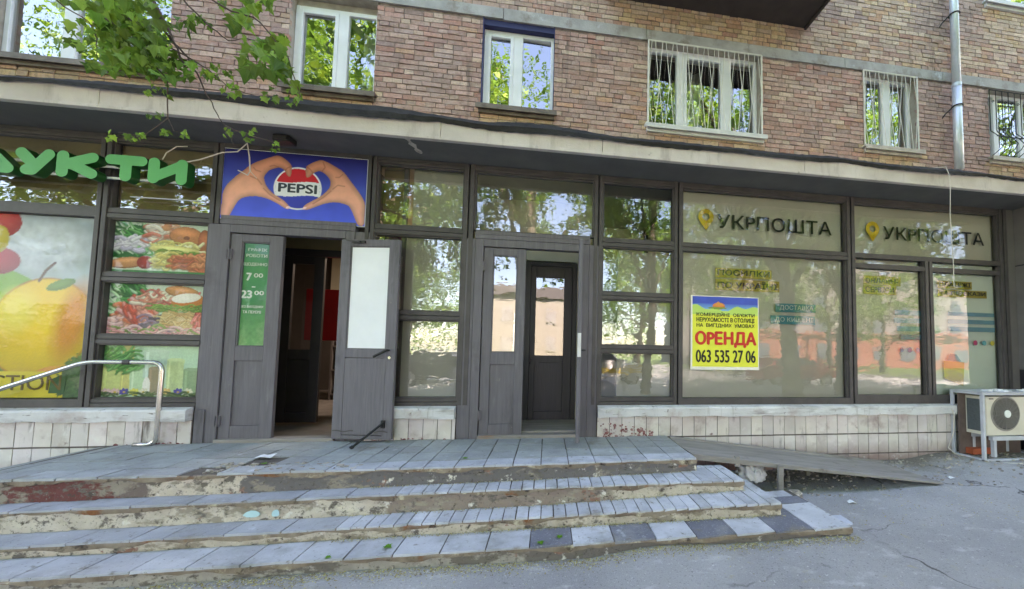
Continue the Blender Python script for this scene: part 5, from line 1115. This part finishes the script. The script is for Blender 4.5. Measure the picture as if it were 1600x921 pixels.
tree((3.6, -8.8), 15, (.4, -.2), 3.8, 33, 'slim maple across the yard reflected near the rent poster', 8500, .17)
tree((-.9, -8.6), 15, (.3, .2), 3.8, 5, 'straight maple across the yard reflected in the plain bay between the doors', 8500, .26, lowest=2.6)
tree((11.5, -8.5), 15, (.2, .2), 4.4, 8, 'broad maple at the right end of the yard', 8500, .25)
tree((-6.5, -10), 15, (.2, .2), 4.4, 17, 'tall maple opposite the fruit poster', 8500, .28)
FAR = [tree((6.5, -19), 13, (.2, .2), 4.8, 18, 'distant maple beyond the pale pavement', 6500, .28, lsz=.22, lowest=1.6), tree((-11, -20), 12, (.2, .2), 5.0, 19, 'distant maple beyond the left end of the yard', 6500, .28, lsz=.22, lowest=1.4)]
for k, (x, y, lb) in enumerate(((14, -21, 'distant maple beyond the red parked car'), (-9.5, -23, 'distant maple behind the dark parked car'), (24, -24, 'distant maple in front of the orange shop floor'), (-20, -24, 'last distant maple at the far left of the lawn'), (7.5, -26, 'distant maple at the back edge of the lawn'), (-30, -30, 'far maple beyond the lawn on the left'), (-14, -32, 'far maple beyond the lawn opposite the food shop'), (-22, -27, 'far maple beyond the lawn opposite the fruit poster'), (19, -27, 'pale distant maple before the orange shop floor'), (34, -29, 'outermost distant maple before the orange shop floor'))):
    src = FAR[k % 2][0]; c = src.copy(); COL.objects.link(c); c.location = (x, y, -.62); c['label'] = lb; c.rotation_euler = (0, 0, k*1.3); c.scale = (1, 1, .8+.1*(k % 3))
    for ch in list(src.children):
        d = ch.copy(); COL.objects.link(d); d.parent = c
        for g2 in ch.children: e = g2.copy(); COL.objects.link(e); e.parent = d
NEAR = [o for o in SC.objects if o.get('label', '').startswith(('broad maple', 'tall maple opposite'))]
for k, (x, y, lb) in enumerate(((-16.5, -8.5, 'maple beyond the far left end of the shops'), (19.5, -9.5, 'maple beyond the drainpipe end of the building'), (-11.5, -7.5, 'leaning maple before the food shop windows'), (15.2, -6.5, 'maple opposite the grilled windows'))):
    src = NEAR[k % 2]; c = src.copy(); COL.objects.link(c); c.location = (x, y, -.6); c['label'] = lb; c.rotation_euler = (0, 0, 1+k*1.7)
    for ch in list(src.children):
        d = ch.copy(); COL.objects.link(d); d.parent = c
        for g2 in ch.children: e = g2.copy(); COL.objects.link(e); e.parent = d
# the maple whose branches hang into view
T, tp = tree((-5.6, -4.6), 10, (.5, .3), 3.0, 41, 'maple tree with leafy twigs hanging before the upper left windows', 3600, .2, lowest=5.2)
rnd = random.Random(77); tw = MB(); lf = MB()
def px(u, v, y):                                                      # measured directions turned into points of the branch's own vertical plane
    d = rr*((u-940.141)/580.0)+uu*(-(v-516.756)/580.0)+fwd; t = (y+4.45)/d.y; return Vector((0, -4.45, 1.02))+d*t
def twig(pl, y0, y1, r0, r1, wig=.004):
    n = len(pl); P_ = [px(u, v, y0+(y1-y0)*i/(n-1)) for i, (u, v) in enumerate(pl)]; out = []
    for a, b in zip(P_, P_[1:]):
        for k in range(3): out.append(a.lerp(b, k/3)+Vector([rnd.uniform(-wig, wig) for _ in range(3)]))
    out.append(P_[-1]); tw.tube([tuple(p) for p in out], [r0+(r1-r0)*i/(len(out)-1) for i in range(len(out))], 6); return out
lim = px(200, -140, -2.5)
tw.tube([tuple(tp[6]), tuple(tp[6].lerp(lim, .5)+Vector((0, 0, .4))), tuple(lim), tuple(px(239, 0, -2.15))], [.06, .045, .02, .009], 8)
t1 = twig([(239, 0), (264, 49), (283, 91), (292, 111)], -2.15, -2.1, .008, .003)
t2 = twig([(239, 0), (255, 45), (269, 65), (293, 90), (308, 117), (324, 150), (340, 180), (352, 197)], -2.15, -2.05, .007, .002)
t3 = twig([(270, -20), (306, 21), (331, 44), (357, 63), (383, 60), (412, 66)], -2.2, -2.1, .005, .0015)
t4 = twig([(200, 30), (246, 64), (290, 88), (324, 107), (358, 137), (397, 149)], -2.2, -2.1, .005, .0015)
t5 = twig([(120, -20), (145, 20), (190, 45), (215, 75), (240, 100), (262, 125), (263, 185), (222, 213), (185, 207)], -2.2, -2.1, .006, .0015)
t6 = twig([(300, -20), (360, 18), (398, 28), (420, 50), (450, 90), (470, 150), (460, 165)], -2.3, -2.2, .005, .0015)
t7 = twig([(60, -20), (100, 10), (140, 35), (152, 60), (150, 88)], -2.2, -2.15, .004, .0015)
t8 = twig([(352, 197), (400, 215), (425, 222), (440, 235)], -2.05, -2.0, .003, .001); t9 = twig([(263, 185), (272, 205), (290, 206)], -2.1, -2.1, .002, .001); t10 = twig([(352, 195), (362, 215), (366, 228)], -2.05, -2.03, .002, .001)
def spray(u0, v0, u1, v1, n, s0, s1, y=-2.1, dy=.14, col=None):
    for _ in range(int(n*1.35)):
        u, v = rnd.uniform(u0, u1), rnd.uniform(v0, v1); add_leaf(lf, px(u, v, y+rnd.uniform(-dy, dy)), rnd.uniform(s0, s1)*.76, rnd, col=col)
dk = lambda: None
spray(105, 30, 150, 75, 12, .05, .085); spray(150, -10, 250, 55, 66, .055, .095, dy=.22); spray(160, 30, 262, 92, 84, .055, .09, dy=.2); spray(170, 60, 255, 110, 30, .055, .09, dy=.2); spray(135, 85, 180, 112, 10, .05, .08)
spray(180, 70, 270, 118, 34, .05, .085, dy=.2); spray(258, 92, 304, 128, 22, .045, .075); spray(250, 20, 300, 45, 9, .05, .08); spray(100, -10, 150, 10, 9, .05, .08)
spray(318, 98, 345, 122, 16, .03, .055); spray(350, 128, 378, 150, 10, .03, .055); spray(305, 20, 328, 42, 7, .035, .06)
spray(362, 10, 392, 42, 9, .06, .095, y=-2.2); spray(385, -12, 430, 14, 12, .06, .09, y=-2.2); spray(385, 55, 450, 112, 36, .07, .11, y=-2.2); spray(425, 95, 462, 128, 8, .06, .09, y=-2.2)
spray(410, 135, 432, 155, 7, .03, .05); spray(448, 130, 470, 165, 7, .03, .055, y=-2.2); spray(338, 0, 360, 5, 4, .05, .08)
for a in ((168, 202, 178, 218), (196, 202, 212, 220), (217, 206, 226, 216), (232, 172, 256, 190), (255, 135, 266, 150), (228, 142, 242, 150), (256, 202, 264, 212), (284, 202, 292, 212), (350, 192, 366, 210), (382, 198, 398, 222), (421, 218, 436, 236), (350, 110, 362, 120), (232, 128, 262, 142)): spray(*a, 5, .022, .045)
tw.build('hanging_twigs', mt['twig'], T, smooth=True); lf.build('hanging_leaves', mt['leaf'], T)

# ------------------------------------------------------------------ opposite side of the street (seen only in the glass)
mt['opp'] = M('opposite_plaster', [(0.3, S(136, 132, 130)), (0.7, S(150, 146, 144))], scale=1, rough=.9); mt['opp2'] = M('opposite_orange_front', [(0.3, S(150, 88, 74)), (0.7, S(164, 102, 86))], scale=1, rough=.8)
OB = thing('apartment_building', 'pale block across the street with an orange red shop floor', 'building', (4, -40, -.6))
OX = 16; q = MB(); q.box(OX, 62, -46, -38, -.6, 12); q.build('wall', mt['opp'], OB)
q = MB(); q.box(20, 62, -38, -37.6, -.6, 3.4); q.box(20, 62, -38, -37.2, 3.4, 3.8); q.build('shop_floor', mt['opp2'], OB)
mt['oppglass'] = flat('opposite_window', S(90, 100, 112), rough=.1)
for fl in range(4):
    for k in range(11):
        x = 17.5+k*4.0; z = .6+fl*3.0 if fl else .4
        q = MB(); q.box(x, x+1.7, -37.98 if not (x > 20 and fl == 0) else -37.58, -37.9 if not (x > 20 and fl == 0) else -37.5, z, z+1.6); q.build('window', mt['oppglass'], OB)
HB = thing('small_house', 'low cream brick house across the lawn opposite the middle doors', 'house', (-2.5, -41, -.6))
mt['creamfront'] = M('cream_brick_front', [(.3, S(158, 152, 140)), (.7, S(174, 168, 156))], scale=3, rough=.9)
q = MB(); q.box(-9, 4, -45, -40, -.6, 7.4); q.build('wall', mt['creamfront'], HB); q = MB(); q.prism([(-9.5, 7.4), (4.5, 7.4), (3.5, 8.6), (-8.5, 8.6)], -45.5, -39.5); q.build('roof', mt['pier'], HB)
for k in range(5):
    for z in (.8, 4.2): q = MB(); q.box(-8+k*2.6, -6.8+k*2.6, -39.98, -39.9, z, z+1.7); q.build('window', mt['concrete'], HB)
q = MB(); q.box(-4.0, -3.2, -39.97, -39.8, -.5, 5.2); q.build('pilaster', mt['inkwhite'], HB)
def car(loc, rz_, c, lab, band=None):
    t = thing('parked_car', lab, 'car', loc, 'cars parked across the yard'); xf = lambda p: Matrix.Rotation(rz_, 3, 'Z') @ p + Vector(loc)
    pr_ = [(-2.1, .35), (2.1, .35), (2.15, .75), (1.9, .92), (1.0, 1.0), (.45, 1.45), (-1.2, 1.48), (-1.75, 1.0), (-2.12, .9)]
    q = MB(); q.prism(pr_, -.82, .82); q.build('body', flat('car_paint', c, rough=.25), t, xf=xf, bevel=.08)
    q = MB(); q.prism([(.85, 1.02), (.40, 1.40), (-1.15, 1.42), (-1.6, 1.02)], -.83, .83); q.build('window', mt['oppglass'], t, xf=xf)
    if band: q = MB(); q.box(-2.0, 2.0, -.835, .835, .62, .80); q.build('stripe', flat('car_stripe', band), t, xf=xf)
    for x in (-1.35, 1.35):
        for y in (-.8, .66):
            q = MB(); q.disc(x, .33, .33, y, y+.16, 20); w_ = q.build('wheel', mt['black'], t, xf=xf); q = MB(); q.disc(x, .33, .2, y-.006, y+.166, 14); q.build('rim', mt['cage'], w_, xf=xf)
car((2.6, -13.2, -.6), 0.05, S(236, 236, 238), 'white parked car with a yellow stripe across the yard', S(226, 196, 50)); car((12.5, -13.0, -.6), -.03, S(206, 44, 50), 'red parked car across the yard'); car((-4.5, -13.4, -.6), .02, S(70, 76, 90), 'dark parked car across the yard')

fw = MB(); rf = random.Random(31)
for _ in range(12000):
    x = rf.uniform(-110, 18); h = 7.5+2.5*math.sin(x*.21)+1.5*math.sin(x*.7); p = Vector((x, -58+rf.gauss(0, 1.6), -.6+h*rf.random()**.8)); k_ = rf.uniform(.55, 1.1)
    d = Vector((rf.uniform(-1, 1), rf.uniform(-1, 1), rf.uniform(-1, 1))).normalized(); e = d.cross(Vector((.3, rf.uniform(-1, 1), 1))).normalized(); q_ = rf.uniform(.35, .8)
    fw.face([p-e*q_*.6, p+d*q_*.2-e*q_*.2, p+d*q_, p+d*q_*.3+e*q_*.6], 0, (k_, k_, k_*.8, 1))
kind(fw.build('distant_wood', mt['leaf']), 'stuff')
# ------------------------------------------------------------------ litter
sd_ = MB(); rq = random.Random(9)
def gzs(x, y): return ground_z(x, y)
def seed_at(x, y, z, s_, c): 
    a = rq.uniform(0, 6.28); e = Vector((math.cos(a), math.sin(a), 0))*s_; f_ = Vector((-math.sin(a), math.cos(a), 0))*s_*.5; p = Vector((x, y, z+.004+rq.uniform(0, .006)))
    sd_.face([p-e, p+f_, p+e+Vector((0, 0, rq.uniform(0, s_*.8))), p-f_], 0, c)
CC = [S(190, 178, 104), S(168, 152, 92), S(150, 134, 80), S(206, 200, 130), S(130, 112, 78), S(210, 206, 190)]
for _ in range(4200):
    x = rq.uniform(-2.6, 2.4); y = ye(3, min(x, 2.3))-abs(rq.gauss(0, .06)); w_ = .3+.7*abs(math.sin(x*2.3+1.1*math.sin(x*5)))
    if rq.random() < w_: seed_at(x, y, gzs(x, y), rq.uniform(.004, .010), rq.choice(CC))
for _ in range(2600):
    i = rq.choice((1, 2, 3, 3)); x = rq.uniform(-1.5, XR[i-1]); y = ye(i-1, x)-.002-abs(rq.gauss(0, .018)); seed_at(x, y, ze(i, x)+.002, rq.uniform(.003, .008), rq.choice(CC))
for _ in range(900):
    x, y = rq.uniform(1.9, 4.4), rq.uniform(-1.7, -.1); seed_at(x, y, gzs(x, y), rq.uniform(.004, .011), rq.choice(CC))
for _ in range(700):
    x, y = rq.uniform(-3, 7), rq.uniform(-3.6, -.1)
    if y < ye(3, x)-.05 or x > 2.5: seed_at(x, y, gzs(x, y), rq.uniform(.003, .008), rq.choice(CC[2:]))
mt['seed'] = M('dry_seed_husks', [(0.4, S(235, 235, 235)), (0.6, S(255, 255, 255))], rough=.9, vcol=True)
kind(sd_.build('fallen_seeds', mt['seed']), 'stuff'); 
gv = MB()
for _ in range(900):
    x, y = rq.uniform(1.9, 6.3), rq.choice((rq.uniform(-.5, -.05), rq.uniform(-1.0, -.1))); s_ = rq.uniform(.006, .022)
    if y > -.1 or rq.random() < .7: z = gzs(x, y); k_ = rq.uniform(.5, 1.1); gv.box(x, x+s_*1.5, y, y+s_, z-.004, z+s_*.7, 0, (k_*.45, k_*.40, k_*.34, 1), s_*.25)
kind(gv.build('gravel', mt['seed']), 'stuff')
gl = MB()
for (u, v, i) in ():
    pass
def fallen(x, y, z, s_, lab):
    q = MB(); a = rq.uniform(0, 6.28); p = leaf_pts(s_); ca, sa = math.cos(a), math.sin(a)
    V = [(x+u*ca-v*sa, y+u*sa+v*ca, z+.006+.25*abs(u)) for u, v in p]; c = (.55, .9, .35, 1)
    q.face(V[:8], 0, c); q.face([V[0]]+V[7:], 0, c); return single(q, 'fallen_leaf', mt['leaf'], lab, 'leaf', (x, y, z), 'green leaves fallen on the steps')
fallen(.13, -1.60, ze(3, .1)+.002, .05, 'green leaf at the middle of the dark tile on the lowest tread')
fallen(-.02, -1.63, ze(3, 0)+.002, .05, 'green leaf at the right end of a pale tile on the lowest tread')
fallen(-1.10, -1.56, ze(3, -1)+.002, .06, 'large green leaf at the back of the lowest tread')
fallen(-1.43, -1.66, ze(3, -1.4)+.002, .04, 'small bright leaf near the front edge of the lowest tread')
fallen(-.72, -.84, .004, .05, 'green leaf alone on the landing before the middle doors')
fallen(-2.35, -.86, .004, .05, 'green leaf on the broken patch of the landing')
for x, y, z, s_, lab in ((6.05, -.62, None, .07, 'white paper scrap in front of the cage'), (2.95, -1.15, None, .05, 'white paper scrap below the ramp end'), (-2.5, -.62, .004, .09, 'white broken tile piece on the landing near the left door'), (4.6, -.75, None, .05, 'white paper scrap beyond the foot of the ramp')):
    z = gzs(x, y)+.002 if z is None else z; q = MB(); q.grid(lambda u, v: (x+(u-.5)*s_*(1.6-.5*v), y+(v-.5)*s_*(1+.4*u), z+.006+.010*math.sin(u*3+v*2)**2), 4, 3); single(q, 'litter_scrap', mt['whitefilm'], lab, 'litter', (x, y, z))
q = MB(); q.box(2.42, 2.52, -1.66, -1.52, -.372, -.355, 0, (.72, .74, .8, 1), .006); single(q, 'loose_tile', mt['tile'], 'loose pale corner tile lying at the right end of the steps', 'tile', (2.45, -1.6, -.37))
for x, y, s_, lab in ((2.52, -.93, .07, 'yellowish rubble lump beside the ramp leg'),):
    bm = bmesh.new(); bmesh.ops.create_icosphere(bm, subdivisions=2, radius=s_)
    for v in bm.verts: v.co *= 1+rq.uniform(-.25, .2); v.co.z *= .6
    me = bpy.data.meshes.new('stone'); bm.to_mesh(me); bm.free(); me.materials.append(mt['riser'][1]); o = bpy.data.objects.new('stone', me); COL.objects.link(o); o.location = (x, y, gzs(x, y)+s_*.3); tag(o, lab, 'stone')
